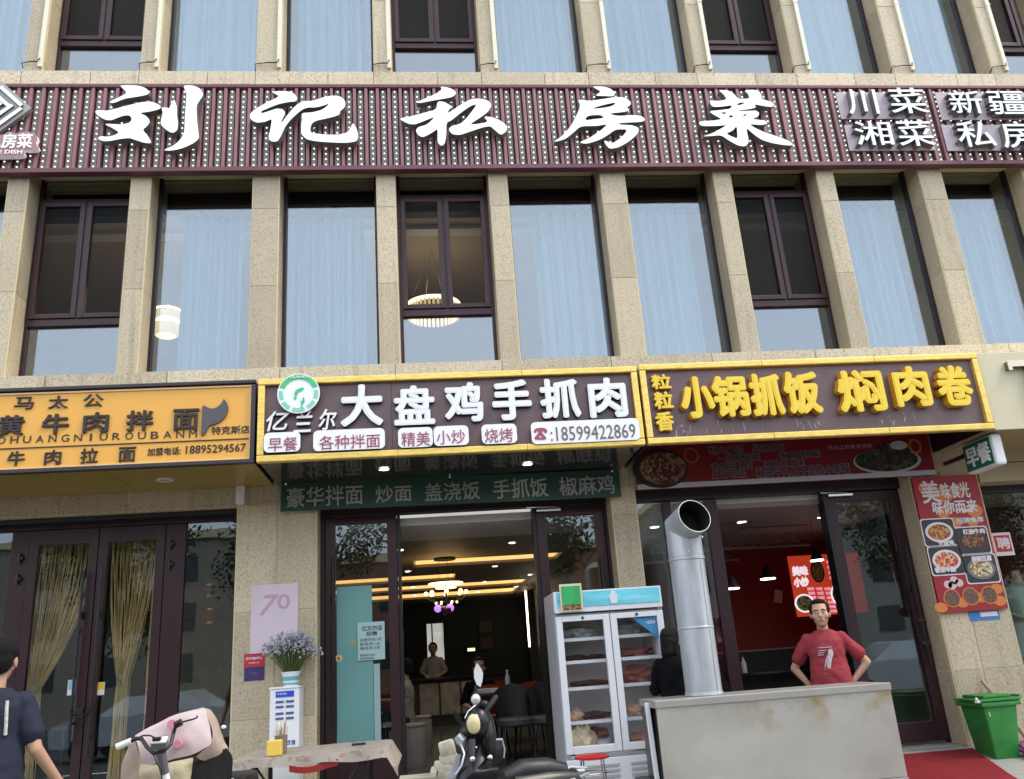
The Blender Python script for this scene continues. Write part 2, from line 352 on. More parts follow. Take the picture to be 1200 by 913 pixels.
# upper rooms
ROOM = mat('brown_room_paint', (.50, .41, .29), .8, var=.1, scale=1.5)
CEIL = mat('tan_room_ceiling', (.60, .49, .36), .8, var=.08, scale=1)
for z0, z1 in ((4.45, 7.06), (8.2, 10.9)):
    part('interior_wall', MB().box(-4.4, 11.4, 6, 6.1, z0, z1).box(-4.4, -4.3, .5, 6, z0, z1).box(10.5, 11.4, .5, 6, z0, z1), ROOM, BL)
    part('floor_slab', MB().box(-4.4, 11.4, .5, 6.1, z0-.1, z0-.005), ROOM, BL)
    part('ceiling', MB().box(-4.4, 11.4, .5, 6.1, z1+.005, z1+.1), CEIL, BL)
part('added_shade_box', MB().box(-4.3, 11.3, .46, .62, 6.63, 7.05), BLACK, BL)  # black box added to darken the tops of the second floor windows
WARM = mat('warm_lamp_glow', (1, .86, .55), .5, emit=6)
COOL = mat('white_lamp_glow', (1, .97, .9), .5, emit=9)
SOFTL = mat('soft_lamp_glow', (1, .93, .78), .5, emit=1.6)
CRY = mat('crystal_lamp_glow', (.75, .62, .35), .3, emit=.55, var=.45, scale=60)
part('ceiling_cove', MB().box(-4.3, 11.3, 1.55, 1.75, 7.0, 7.058), WHITE, BL)
# roof closing the top storey
part('roof', MB().box(-4.4, 11.4, 0, 6.2, 11.0, 11.15), GROUT, BL)
def room_lamp(t, c, e):
    l = bpy.data.lights.new('bulb', 'POINT'); l.energy = e; l.shadow_soft_size = .25; l.color = (1, .88, .66)
    o = bpy.data.objects.new('lamp', l); C.objects.link(o); o.location = (c[0], c[1], c[2]+.35); o.parent = t; o.matrix_parent_inverse = PM[t.name].inverted()
def chandelier_ring(c, r, label):
    t = thing('chandelier', label, 'chandelier', (c[0], c[1], 7.05))
    m = MB(); n = 36
    for k in range(n):
        a = 2*math.pi*k/n
        m.box(c[0]+r*math.cos(a)-.018, c[0]+r*math.cos(a)+.018, c[1]+r*math.sin(a)-.018, c[1]+r*math.sin(a)+.018, c[2]-.13, c[2]+.02, .004)
    part('crystal_ring', m, CRY, t); h = MB().lathe([(r-.04, .02), (r+.04, .02), (r+.04, .05), (r-.04, .05), (r-.04, .02)], c, 32); part('lamp_ring', h, SOFTL, t)
    h = MB()
    for k in range(4): a = k*math.pi/2+.4; h.cone((c[0]+r*math.cos(a), c[1]+r*math.sin(a), c[2]+.05), (c[0], c[1], 7.05), .004, .004, 6)
    part('wire', h, CHROME, t); room_lamp(t, c, 2.2)
chandelier_ring(W(508, 362, 2.2), .34, 'lit ring chandelier with crystal drops behind the middle casement window')
c = W(195, 385, 1.6); t = thing('chandelier', 'lit crystal drum chandelier behind the window left of the pale curtain', 'chandelier', (c[0], c[1], 7.05))
part('lamp_ring', MB().lathe([(.165, .24), (.175, .24), (.175, .21), (.165, .21), (.165, .24)], c, 28), SOFTL, t); part('crystal_drum', MB().lathe([(.165, .2), (.165, .1)], c, 28).lathe([(.16, .06), (.15, -.08), (.12, -.1)], c, 28), CRY, t)
part('lamp_ring', MB().lathe([(.15, .075), (.17, .075), (.17, .055), (.15, .055), (.15, .075)], c, 28), SOFTL, t); part('wire', MB().cone((c.x, c.y, c.z+.24), (c.x, c.y, 7.05), .004, .004, 6), CHROME, t); room_lamp(t, c, 2)
# ================================================================== GROUND FLOOR SHELL
def gpil(x0, x1, cols, rows, lab=None):
    p = part('pilaster', MB().box(x0, x1, .006, .34, .1, 3.08), GROUT, BL)
    for a, b in zip(rows, rows[1:]):
        for c, d in zip(cols, cols[1:]): ubox('stone_slab', c+(.012 if c == cols[0] else .006), d-(.012 if d == cols[-1] else .006), -.004, .02, a+.006, b-.006, STONE, p)
        ubox('stone_slab', x0-.004, x0+.02, .02, .30, a+.006, b-.006, STONE, p); ubox('stone_slab', x1-.02, x1+.004, .02, .30, a+.006, b-.006, STONE, p)
ROWS = [.14, 1.08, 2.045, 3.075]
gpil(-.055, .725, [-.055, .34, .725], ROWS); gpil(3.715, 3.982, [3.715, 3.982], [.14, .9, 1.85, 2.81, 3.075]); gpil(7.02, 7.80, [7.02, 7.35, 7.80], [.14, 1.03, 2.02, 3.075])
lb = part('lintel', MB().box(-4.3, 7.80, .012, .32, 3.085, 4.02), GROUT, BL)
x = -3.0
while x < 7.7:
    ubox('stone_slab', x+.005, min(x+.625, 7.8)-.005, 0, .1, 3.09, 3.69, STONE, lb); x += .63
ubox('stone_slab', -3.4, 7.8, -.004, .3, 3.078, 3.088, STONE_SILL, lb)
tp = part('fascia_panel', MB().box(7.81, 10.4, -.01, .3, 2.93, 3.13), PAN, BL); part('fascia_panel', MB().box(7.81, 10.4, -.01, .3, 3.14, 4.0), PAN, BL)
# street ground, pavement
ASPH = mat('grey_asphalt', (.06, .06, .062), .9, var=.2, scale=3, bump=.3, bscale=90)
CONC = mat('grey_paving', (.30, .29, .27), .8, var=.12, scale=4, bump=.2, bscale=50)
prof = [(400, .33-.06), (0, .33-.06), (-1, .2-.06), (-4, -.06), (-4.02, -.12), (-400, -.12)]
g = MB()
V = [[(x_, y_, z_) for x_ in (-400, 400)] for y_, z_ in prof]; g.grid(V)
ground = struct('ground', g, ASPH)
pv = struct('pavement', MB().poly([(-20, 0.0, .315), (-20, -1, .185), (30, -1, .185), (30, 0.0, .315)]).poly([(-20, -1, .185), (-20, -4, -.015), (30, -4, -.015), (30, -1, .185)]), mat('dark_joint', (.12, .115, .11), .9))
for i in range(21):
    x0 = -3.0+.6*i
    for (ya, yb) in ((0, -.5), (-.5, -1), (-1, -1.6), (-1.6, -2.2), (-2.2, -2.8), (-2.8, -3.4), (-3.4, -4)):
        za, zb = gz(ya), gz(yb); L = math.hypot(ya-yb, za-zb); o = ubox('paving_slab', x0+.004, x0+.596, -L/2+.004, L/2-.004, -.012, .012, CONC, pv)
        o.location = (x0+.3, (ya+yb)/2, (za+zb)/2-.012); o.rotation_euler.x = math.atan2(za-zb, ya-yb)
kerb = struct('kerb', MB().box(-20, 30, -4.16, -4.0, -.11, .0, .01), STONE_SILL)
th = struct('threshold', MB().box(-4.3, 11.3, .02, .5, .2, .345), mat('threshold_stone', (.26, .25, .23), .6, var=.15, scale=9))
# ================================================================== SIGNS
# --- upper sign band
PANEL = mat('mauve_panel', (.17, .07, .085), .5, .2, var=.08, scale=3)
RIB = mat('mauve_rib', (.30, .135, .15), .4, .25, var=.1, scale=6)
STRIP = mat('grey_led_strip', (.25, .215, .19), .55, var=.15, scale=20)
DOT = mat('led_dot', (.9, .92, .8), .4, emit=1.0, ecol=(1, 1, .88))
US = thing('restaurant_sign', 'long plum ribbed sign band with big white brush characters across the facade', 'sign', (3.5, 0, 6.85))
part('back_panel', MB().box(-4.4, 11.4, -.045, -.018, 6.87, 7.99), mat('dark_plum_panel', (.045, .014, .018), .5, .2), US)
part('frame', MB().box(-4.4, 11.4, -.115, -.014, 6.85, 6.905, .006).box(-4.4, 11.4, -.115, -.014, 7.965, 8.01, .006), PANEL, US)
x0_ = W(448.8, 103, -.07).x; pitch = .1333; dots = MB()
k0 = int((-3.3-x0_)/pitch); k1 = int((10.2-x0_)/pitch)
ribm = MB().box(-.018, .018, -.105, -.05, 6.905, 7.965, .005).mesh('rib', RIB); stm = MB().box(-.030, .030, -.068, -.05, 6.905, 7.965).mesh('led_strip', STRIP)
for k in range(k0, k1+1):
    xx = x0_+k*pitch
    o = link('led_strip', stm, US); o.location = Vector((xx, 0, 0)); o = link('rib', ribm, US); o.location = (xx+pitch/2, 0, 0)
    for j in range(15):
        zz = 6.945+j*.0705
        bmesh.ops.create_icosphere(dots.b, subdivisions=1, radius=.0098, matrix=Matrix.Translation((xx+random.uniform(-.004, .004), -.074, zz)))
tag(part('led_dots', dots, DOT, US), kind='stuff')
FACE = mat('white_acrylic', (.90, .94, .94), .3, emit=.12, ecol=(.95, 1, 1)); SIDE = mat('letter_side_grey', (.20, .20, .19), .5, .3)
Z1 = 8.571
BIG = {
 'a': ((110, 95, Z1), [[(275,70),(380,68),(460,72),(530,95),(568,128),(562,160),(470,180),(330,200),(205,250),(165,238),(250,195),(350,148),(300,95)],
   [(22,330),(60,315),(150,325),(300,285),(480,238),(590,230),(660,258),(690,290),(660,312),(560,335),(470,345),(540,375),(580,430),(545,480),(500,515),(560,580),(595,650),(520,645),(430,615),(370,595),(280,605),(170,628),(100,628),(50,600),(80,578),(150,585),(220,570),(270,540),(200,495),(115,455),(200,455),(300,462),(380,440),(395,400),(370,368),(310,372),(250,395),(190,420),(130,415),(60,375)],
   [(820,205),(848,290),(845,370),(858,440),(850,520),(800,550),(740,515),(680,460),(690,400),(705,340),(690,290),(740,290),(770,300),(790,250)],
   [(905,70),(1000,68),(1080,100),(1112,160),(1080,210),(1040,270),(1045,400),(1060,540),(1068,600),(1010,650),(900,700),(780,725),(705,718),(820,670),(890,600),(920,540),(925,400),(935,250),(945,150)]]),
 'b': ((290, 95, Z1), [[(240,130),(400,125),(470,145),(505,190),(495,230),(420,235),(320,255),(220,295),(140,330),(150,350),(215,330),(300,300),(360,305),(388,345),(350,420),(345,450),(420,350),(500,260),(570,225),(660,225),(760,190),(870,168),(950,185),(990,235),(980,290),(930,330),(935,350),(900,375),(800,400),(700,420),(650,450),(635,500),(640,545),(760,560),(900,565),(1000,545),(1040,500),(1062,440),(1100,500),(1118,580),(1100,630),(1000,645),(850,640),(700,630),(600,610),(545,555),(545,460),(555,400),(548,345),(660,340),(760,310),(810,270),(822,250),(770,270),(700,290),(600,290),(540,320),(440,410),(380,490),(340,580),(310,630),(250,632),(215,600),(235,520),(255,400),(200,430),(100,445),(40,410),(28,360),(80,310),(200,240),(330,180),(280,150)]]),
 'c': ((460, 95, Z1), [[(480,78),(560,90),(620,115),(640,150),(600,185),(500,205),(380,225),(290,245),(230,240),(330,200),(450,145),(495,110)],
   [(450,228),(520,232),(595,280),(570,310),(545,350),(600,320),(700,250),(790,205),(870,200),(960,220),(995,265),(960,330),(880,390),(770,460),(850,455),(960,435),(910,378),(1000,385),(1100,430),(1150,480),(1140,530),(1085,568),(1030,520),(980,475),(900,490),(780,530),(680,565),(600,560),(560,510),(590,475),(680,455),(740,400),(810,310),(845,255),(780,275),(680,345),(590,420),(540,440),(540,560),(525,650),(490,678),(450,640),(455,500),(400,540),(310,590),(260,570),(232,520),(260,485),(350,460),(430,380),(330,420),(230,460),(160,455),(60,400),(180,380),(330,340),(440,310)]]),
 'd': ((640, 95, Z1), [[(455,80),(560,78),(640,100),(685,145),(670,178),(590,175),(480,172),(545,130),(500,105)],
   [(310,207),(430,225),(560,205),(700,182),(790,192),(845,235),(835,270),(800,285),(830,315),(780,335),(620,348),(700,375),(870,365),(950,375),(990,410),(960,432),(840,440),(725,445),(725,462),(850,465),(920,490),(920,540),(840,620),(720,690),(630,705),(590,660),(570,615),(660,650),(750,590),(815,508),(690,508),(620,560),(540,610),(400,655),(320,640),(420,600),(540,520),(615,455),(500,475),(340,475),(270,540),(180,610),(60,640),(150,580),(240,480),(300,370),(340,270)],
   [(700,235),(660,275),(560,295),(445,305),(540,270)], [(380,420),(410,370),(540,362),(580,395),(480,405)]]),
 'e': ((805, 95, Z1), [[(300,112),(400,118),(460,150),(500,205),(620,200),(600,150),(560,120),(640,110),(700,118),(735,160),(735,205),(830,230),(870,260),(840,285),(760,275),(660,255),(685,290),(590,310),(480,318),(560,325),(680,318),(715,345),(700,380),(640,405),(780,420),(795,450),(740,465),(610,455),(680,500),(800,550),(930,590),(1020,630),(1062,665),(1000,670),(860,650),(740,615),(660,560),(580,490),(600,580),(608,640),(570,680),(500,670),(410,620),(330,565),(230,575),(140,580),(250,545),(330,500),(395,465),(270,475),(130,475),(105,440),(140,425),(260,420),(340,405),(270,370),(205,325),(330,315),(430,300),(440,265),(350,280),(240,285),(210,215),(300,225),(390,210),(360,160)],
   [(485,270),(510,240),(575,240),(530,262)], [(380,550),(450,520),(488,470),(498,605),(440,580)], [(315,340),(385,335),(370,358)], [(405,395),(425,360),(460,380)], [(545,370),(570,355),(595,360),(570,375)]])}
for key, (px, polys) in BIG.items(): shape('sign_character', polys, -.165, .09, [FACE, SIDE], US, 2, px)
CLEAR = mat('mauve_acrylic_panel', (.56, .46, .50), .35, var=.1, scale=9)
for q in ((982, 109, 1078, 140), (992, 147, 1092, 177), (1099, 109, 1215, 141), (1106, 147, 1222, 177)):
    a, b, c, d = W(q[0], q[1], -.11), W(q[2], q[1], -.11), W(q[0], q[3], -.11), W(q[2], q[3], -.11)
    part('character_panel', MB().box((a.x+c.x)/2, (b.x+d.x)/2, -.122, -.112, (c.z+d.z)/2, (a.z+b.z)/2), CLEAR, US)
for ch, q in (('川', (989, 110, 1024, 139)), ('菜', (1038, 108, 1081, 138)), ('湘', (998, 147, 1041, 175)), ('菜', (1047, 145, 1089, 176)), ('新', (1108, 111, 1146, 138)), ('疆', (1153, 112, 1196, 139)), ('私', (1117, 147, 1160, 177)), ('房', (1168, 147, 1207, 178)), ('味', (1203, 111, 1243, 138)), ('菜', (1214, 147, 1256, 178))):
    ptxt('sign_character', ch, q, -.123, FACE, US, depth=.09, bold=.018, side=SIDE)
# emblem at the left end
EM = thing('sign_emblem', 'grey and white diamond maze emblem with small plaque at left end of the sign band', 'emblem', (-2.7, -.1, 7.0))
GREY = mat('emblem_grey', (.42, .40, .40), .5); c0 = W(-3, 127, -.16)
dia = lambda r: [(c0.x+r, c0.z), (c0.x, c0.z+r), (c0.x-r, c0.z), (c0.x, c0.z-r)]
shape('diamond_plate', [dia(.36)], -.14, .05, [GREY, SIDE], EM, 0)
for k, (u, v, l, ax) in enumerate(((.28, 0, .5, 0), (0, .28, .5, 1), (.14, .02, .34, 0), (-.02, .14, .34, 1), (-.28, -.02, .5, 0), (0, -.28, .5, 1), (.0, 0, .2, 0), (-.14, .0, .3, 0), (0, -.14, .3, 1))):
    s2 = .7071/1.42; h, wv = l/2, .028; pts = [(u-wv, v-h), (u+wv, v-h), (u+wv, v+h), (u-wv, v+h)] if ax == 0 else [(u-h, v-wv), (u+h, v-wv), (u+h, v+wv), (u-h, v+wv)]
    shape('maze_bar', [[(c0.x+(p+q)*.5, c0.z+(q-p)*.5) for p, q in pts]], -.175, .03+.002*k, [FACE, SIDE], EM, 0)
shape('plaque', [[(-60, 560), (-20, 555), (30, 560), (70, 535), (100, 530), (130, 550), (180, 535), (240, 530), (310, 560), (320, 600), (300, 620), (335, 680), (240, 690), (200, 680), (215, 720), (190, 738), (60, 740), (-60, 742)]], -.16, .05, [mat('plaque_pink', (.42, .22, .25), .5), FACE], EM, 1, (0, 80, 7.02))
ptxt('lettering', '私房菜', (-16, 157, 38, 174), -.19, FACE, EM, bold=.02, depth=.01); ptxt('lettering', 'PRIVATE DISH', (-34, 176, 26, 180.5), -.19, FACE, EM, bold=.02, depth=.006)
# --- shop sign boxes
SY = -1.0
YEL = mat('gold_frame', (.86, .60, .15), .28, .4, var=.2, scale=14, stretch=(1, 1, 4)); YELT = mat('gold_letter', (.90, .64, .05), .35, .1); YELS = mat('gold_letter_side', (.70, .36, .02), .4, .1)
BRN = mat('brown_sign_panel', (.165, .108, .108), .42, .1, var=.16, scale=3, bump=.04, bscale=3); WLET = mat('white_letter', (.93, .93, .93), .45); DKS = mat('letter_dark_side', (.05, .04, .04), .5)
ORG = mat('orange_sign_panel', (.86, .44, .075), .4, var=.04, scale=2); ODK = mat('dark_brown_print', (.035, .022, .018), .5)
def slats(th_, x0, x1, z0, z1, m, n, name='panel'):
    for k in range(n):
        a, b = x0+(x1-x0)*k/n, x0+(x1-x0)*(k+1)/n; ubox(name, a+.0015, b-.0015, SY, SY+.03, z0, z1, m, th_)
def goldsign(name, label, x0, x1, z0, z1, soffit):
    t = thing(name, label, 'shop sign', ((x0+x1)/2, 0, z0))
    fr = .062
    part('frame', MB().box(x0, x1, SY-.045, SY+.03, z1-fr, z1, .01).box(x0, x1, SY-.045, SY+.03, z0, z0+fr, .01).box(x0, x0+fr, SY-.043, SY+.03, z0+fr, z1-fr, .01).box(x1-fr, x1, SY-.043, SY+.03, z0+fr, z1-fr, .01), YEL, t)
    for k in (1, 2):
        xx = x0+(x1-x0)*k/3+.07; part('frame_joint', MB().box(xx-.0015, xx+.0015, SY-.0465, SY-.044, z1-fr, z1), PLUMD, t); part('frame_joint', MB().box(xx-.0015, xx+.0015, SY-.0465, SY-.044, z0, z0+fr), PLUMD, t)
    slats(t, x0+fr, x1-fr, z0+fr, z1-fr, BRN, 3)
    part('box', MB().box(x0+.01, x1-.01, SY+.035, -.012, z1-.03, z1-.005).box(x0+.01, x0+.03, SY+.035, -.012, z0+.02, z1-.035).box(x1-.03, x1-.01, SY+.035, -.012, z0+.02, z1-.035).box(x0+.01, x1-.01, SY+.035, SY+.05, z0+.005, z1-.035), PLUMD, t)
    return t
S2 = goldsign('shop_sign', 'brown shop sign with gold frame, white raised characters and round green logo', .325, 3.868, 3.258, 4.043, True)
SOF2 = mat('gloss_dark_soffit', (.03, .014, .013), .12, coat=.6, spec=.8)
for k in range(3):
    a, b = .345+k*1.168, .345+(k+1)*1.168; part('soffit_panel', MB().box(a, b-.004, SY+.05, -.014, 3.262, 3.275), SOF2, S2)
for ch, q in (('大', (399.3, 452, 449.3, 501)), ('盘', (461.5, 453, 509.5, 499.5)), ('鸡', (520.5, 449.5, 566, 496)), ('手', (576, 446.5, 622.5, 494)), ('抓', (632, 445, 679, 491.5)), ('肉', (688.5, 444, 733.5, 491))):
    ptxt('sign_character', ch, q, SY-.004, WLET, S2, depth=.045, bold=.066, side=DKS)
for ch, q in (('亿', (312.7, 483, 340, 506.5)), ('兰', (344.5, 482, 367, 508)), ('尔', (373.7, 480.5, 395.5, 505.5))):
    ptxt('sign_character', ch, q, SY-.004, WLET, S2, depth=.04, bold=.035, side=DKS, shear=.2)
RDP = mat('plum_print', (.36, .08, .12), .5)
for k, (s, q, tq) in enumerate((('早餐', (310.5, 508.5, 353, 531.5), (314.5, 512.5, 348.5, 528.5)), ('各种拌面', (368, 505, 451.5, 529), (374, 509.3, 445.5, 525.8)), ('精美', (466.8, 503, 507.2, 526), (470.5, 506, 504, 523)), ('小炒', (508.2, 501, 549, 524), (511.5, 504, 545, 520.5)), ('烧烤', (564, 499, 605, 521.8), (568, 502, 601, 518.5)), (':18599422869', (621.5, 494.5, 748, 520), (645, 498.5, 745, 515)))):
    a, b, c, d = W(q[0], q[1], SY), W(q[2], q[1], SY), W(q[0], q[3], SY), W(q[2], q[3], SY)
    yy = SY-.05-(.006 if k == 5 else .001*k); rbox('rounded_plate', (a.x+c.x)/2, (b.x+d.x)/2, (c.z+d.z)/2, (a.z+b.z)/2, yy, .012, .045, [WLET, DKS], S2); part('standoff', MB().box((a.x+c.x)/2+.03, (b.x+d.x)/2-.03, yy+.008, SY-.002, (c.z+d.z)/2+.03, (a.z+b.z)/2-.03), DKS, S2)
    ptxt('lettering', s, tq, yy-.008, RDP if k < 5 else mat('grey_print', (.16, .12, .12), .5), S2, depth=.002, bold=.004 if k < 5 else .0)
shape('telephone_symbol', [[(170,322),(175,310),(195,305),(215,305),(228,312),(230,325),(220,330),(214,318),(206,322),(212,335),(224,345),(226,357),(172,357),(176,345),(186,335),(192,322),(184,318),(180,330)], [(192,344),(200,338),(207,344),(200,350)]], SY-.065, .002, [RDP], S2, 1, (580, 420, 3.75))
GRN = mat('logo_green', (.08, .55, .22), .5); c1 = W(351.3, 463.7, SY)
LY = SY-.06
lg = shape('logo_disc', [[(c1.x+.192*math.cos(R(a)), c1.z+.192*math.sin(R(a))) for a in range(0, 360, 12)]], LY, .02, [WLET, DKS], S2, 0)
ring = lambda r0, r1, a0, a1: [(c1.x+r1*math.cos(R(a)), c1.z+r1*math.sin(R(a))) for a in range(a0, a1+1, 10)] + [(c1.x+r0*math.cos(R(a)), c1.z+r0*math.sin(R(a))) for a in range(a1, a0-1, -10)]
for a0, a1, r0, r1 in ((20, 160, .135, .182), (170, 200, .14, .175), (210, 240, .14, .175), (250, 290, .14, .175), (300, 330, .14, .175), (340, 370, .14, .175)): shape('logo_band', [ring(r0, r1, a0, a1)], LY-.012, .004, [GRN if a1 == 160 else mat('pale_green', (.25, .68, .50), .5)], lg, 0)
shape('logo_figure', [[(335,155),(350,130),(385,110),(420,105),(425,120),(400,140),(370,150),(358,180),(355,210),(340,215),(330,195),(345,180)]], LY-.012, .004, [GRN], lg, 1, (300, 440, 7.5))
shape('logo_figure', [[(415,180),(430,215),(425,240),(408,262),(400,290),(392,285),(398,250),(390,220),(405,230)]], LY-.012, .004, [GRN], lg, 1, (300, 440, 7.5))
txt('lettering', 'YILANER', c1.x-.09, c1.x+.09, c1.z+.145, c1.z+.17, LY-.016, WLET, lg, depth=.003)
S3 = goldsign('shop_sign', 'brown shop sign with gold frame and chunky yellow raised characters', 3.892, 7.370, 3.262, 4.058, False)
for ch, q in (('粒', (762, 440.5, 785, 458)), ('粒', (765.3, 460.5, 787.3, 481)), ('香', (767, 484, 788.3, 506.5)), ('小', (794.5, 444, 834, 493)), ('锅', (832, 443, 874, 491.3)), ('抓', (875.5, 440.5, 914, 490)), ('饭', (915, 438, 957.5, 488)), ('焖', (977, 436.5, 1032, 485.5)), ('肉', (1042.5, 432, 1084.5, 479.5)), ('卷', (1092.5, 431, 1133.5, 478.5))):
    ptxt('sign_character', ch, q, SY-.004, YELT, S3, depth=.085 if q[1] < 480 and q[0] > 790 else .05, bold=.07, side=YELS)
GH = mat('glue_residue', (.42, .36, .36), .7)
for k in range(26):
    px = random.choice((random.uniform(792, 812), random.uniform(825, 860), random.uniform(868, 890), random.uniform(925, 960), random.uniform(1030, 1075))); c = W(px, 506-.05*(px-790)+random.uniform(-9, 4), SY-.001)
    part('glue_residue', MB().obox(Matrix.Translation(c) @ Matrix.Rotation(random.uniform(-.5, .5), 4, 'Y'), random.uniform(.003, .012), .001, random.uniform(.02, .09)), GH, S3)
# orange sign
S1 = thing('shop_sign', 'orange noodle shop sign with dark printed characters and a horn emblem', 'shop sign', (-1.5, 0, 3.27))
part('frame', MB().box(-4.4, .302, SY-.03, SY+.03, 4.012, 4.045, .006).box(-4.4, .302, SY-.03, SY+.03, 3.262, 3.30, .006).box(.262, .302, SY-.029, SY+.03, 3.30, 4.0, .005), mat('dark_grey_frame', (.05, .04, .042), .4, .3), S1)
part('panel', MB().box(-4.4, .262, SY, SY+.03, 3.30, 4.0), ORG, S1)
part('inner_border', MB().box(-4.4, .262, SY-.012, SY-.001, 3.985, 4.0).box(-4.4, .262, SY-.012, SY-.001, 3.30, 3.312).box(.25, .262, SY-.011, SY-.001, 3.312, 3.985), mat('pale_orange', (.85, .6, .3), .4), S1)
part('box', MB().box(-4.4, .30, SY+.035, -.012, 4.0, 4.03).box(.28, .30, SY+.035, -.012, 3.29, 3.99), PLUMD, S1)
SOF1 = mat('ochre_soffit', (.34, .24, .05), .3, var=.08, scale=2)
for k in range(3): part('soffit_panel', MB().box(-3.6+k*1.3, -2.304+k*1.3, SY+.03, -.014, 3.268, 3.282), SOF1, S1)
for ch, q in (('马', (17.3, 465.3, 40, 480)), ('太', (57.3, 464, 80, 479)), ('公', (98, 462, 121.3, 477)), ('黄', (-2, 487, 28.8, 511)), ('牛', (50, 485.3, 81.3, 509.3)), ('肉', (98, 483.5, 128, 507.5)), ('拌', (148.5, 481.3, 180, 505.3)), ('面', (203, 479.5, 233.3, 504.8)), ('牛', (9.3, 529, 29.3, 546)), ('肉', (52.5, 527.5, 72, 544.8)), ('拉', (94.7, 525.5, 115.2, 543.2)), ('面', (139.2, 524, 159.2, 541.5)), ('老', (-56, 489, -24, 513)), ('红', (-38, 531, -17, 548))):
    ptxt('sign_character', ch, q, SY-.001, ODK, S1, depth=.012 if q[1] > 512 or q[3] < 482 else .02, bold=.045 if q[2]-q[0] > 24 else .025)
for k, ch in enumerate('OHUANGNIUROUBANM'):
    x_ = 2+k*14.95; y_ = 516.5-.034*x_; ptxt('lettering', ch, (x_-(1.2 if ch == 'I' else 4.6), y_-4.6, x_+(1.2 if ch == 'I' else 4.6), y_+3.8), SY-.001, ODK, S1, depth=.004, bold=.006)
ptxt('lettering', '加盟电话:', (173, 524.5, 212, 533.5), SY-.001, ODK, S1, bold=.02); ptxt('lettering', '18895294567', (218, 521, 288, 530.5), SY-.001, ODK, S1, bold=.02); ptxt('lettering', '特克斯店', (248, 499.3, 293, 508.8), SY-.001, ODK, S1, bold=.02)
shape('horn_emblem', [[(262,222),(320,250),(390,285),(470,285),(550,245),(610,180),(635,105),(690,190),(712,270),(690,380),(640,460),(560,520),(470,560),(390,580),(350,620),(320,700),(290,750),(230,760),(245,600),(255,400)]], SY-.01, .02, [mat('horn_grey', (.09, .085, .095), .5), ODK], S1, 1, (220, 460, 15))
a = W(0, 526, SY); b = W(297, 514.5, SY)
part('divider', MB().box(-4.4, .25, SY-.006, SY-.001, (a.z+b.z)/2-.004, (a.z+b.z)/2+.006), ODK, S1)
# pale sign at the right end
S4 = thing('shop_sign', 'pale cream sign panel with a raised letter T at the right edge', 'shop sign', (8.8, 0, 3.27))
CRM = mat('cream_sign_panel', (.66, .60, .40), .5, var=.05, scale=2)
part('panel', MB().box(7.40, 10.5, SY, SY+.04, 3.262, 4.065, .004), CRM, S4); part('box', MB().box(7.40, 10.5, SY+.045, -.012, 4.03, 4.06).box(7.40, 7.42, SY+.045, -.012, 3.27, 4.02), CRM, S4)
part('soffit_panel', MB().box(7.425, 10.5, SY+.045, -.014, 3.262, 3.275), mat('tan_soffit', (.42, .33, .17), .5), S4)
part('letter_painted_shade', MB().box(7.668, 8.11, SY-.06, SY-.001, 3.895, 3.948).box(7.863, 7.918, SY-.06, SY-.001, 3.47, 3.894).box(7.668, 7.69, SY-.06, SY-.001, 3.865, 3.894), mat('letter_shade_brown', (.16, .12, .07), .5), S4); part('sign_character', MB().box(7.66, 8.12, SY-.068, SY-.061, 3.89, 3.955).box(7.855, 7.925, SY-.068, SY-.061, 3.46, 3.889).box(7.66, 7.70, SY-.068, SY-.061, 3.855, 3.889), mat('cream_letter', (.84, .79, .60), .5), S4)  # dark brown body behind the T face stands in for its shadow
# soffit downlights
def downlight(p, r, name, label, group, power=0, m=None):
    t = thing(name, label, 'ceiling light', p, group)
    part('rim', MB().lathe([(r*1.25, -.001), (r*1.22, -.012), (r, -.012), (r, -.001)], p, 20), WHITE, t)
    part('lens', MB().cone((p[0], p[1], p[2]-.004), (p[0], p[1], p[2]-.001), r, r, 20), m or COOL, t)
    if power:
        l = bpy.data.lights.new('spot', 'SPOT'); l.energy = power; l.spot_size = R(130); l.spot_blend = .8; l.shadow_soft_size = r; l.color = (1, .93, .8)
        o = bpy.data.objects.new('lamp', l); C.objects.link(o); o.location = (p[0], p[1], p[2]-.02); o.parent = t; o.matrix_parent_inverse = Matrix.Translation(p).inverted()
    return t
for (px, py), lb_ in (((450, 549), 'left'), ((618, 543), 'right')):
    g_ = GZ(px, py, 3.262); downlight((g_.x, g_.y, 3.262), .045, 'downlight', f'round lit downlight in the dark glossy soffit, the {lb_} of its two', 'soffit downlights', 4)
g_ = GZ(193, 562, 3.268); downlight((g_.x, g_.y, 3.268), .06, 'downlight', 'unlit round downlight in the ochre soffit of the orange sign', 'soffit downlights', 0, mat('unlit_lens', (.45, .38, .2), .4))
# green banner under sign 2
GB = thing('menu_banner', 'narrow dark green banner with silver grey dish names under the white lettered sign', 'banner', (2.1, -.06, 2.97))
a = MB(); a.obox(Matrix.Translation((2.098, -.075, 3.118)) @ Matrix.Rotation(R(.45), 4, 'Y'), 3.43, .02, .285); part('board', a, mat('banner_green', (.012, .058, .034), .45), GB)
SIL = mat('silver_print', (.36, .36, .33), .45)
for s, q in (('豪华拌面', (335.9, 569.5, 425.5, 593)), ('炒面', (440, 568.8, 482.5, 588.5)), ('盖浇饭', (497.5, 565.3, 562.5, 586.5)), ('手抓饭', (577.5, 561, 641.9, 583.5)), ('椒麻鸡', (655.2, 557.5, 720, 580))):
    ptxt('lettering', s, q, -.087, SIL, GB, bold=.015, depth=.006)
for p in ((335, 567), (527, 559), (717, 552)): c = W(p[0], p[1], -.09); part('bolt', MB().sph(c, .014, 8), CHROME, GB)
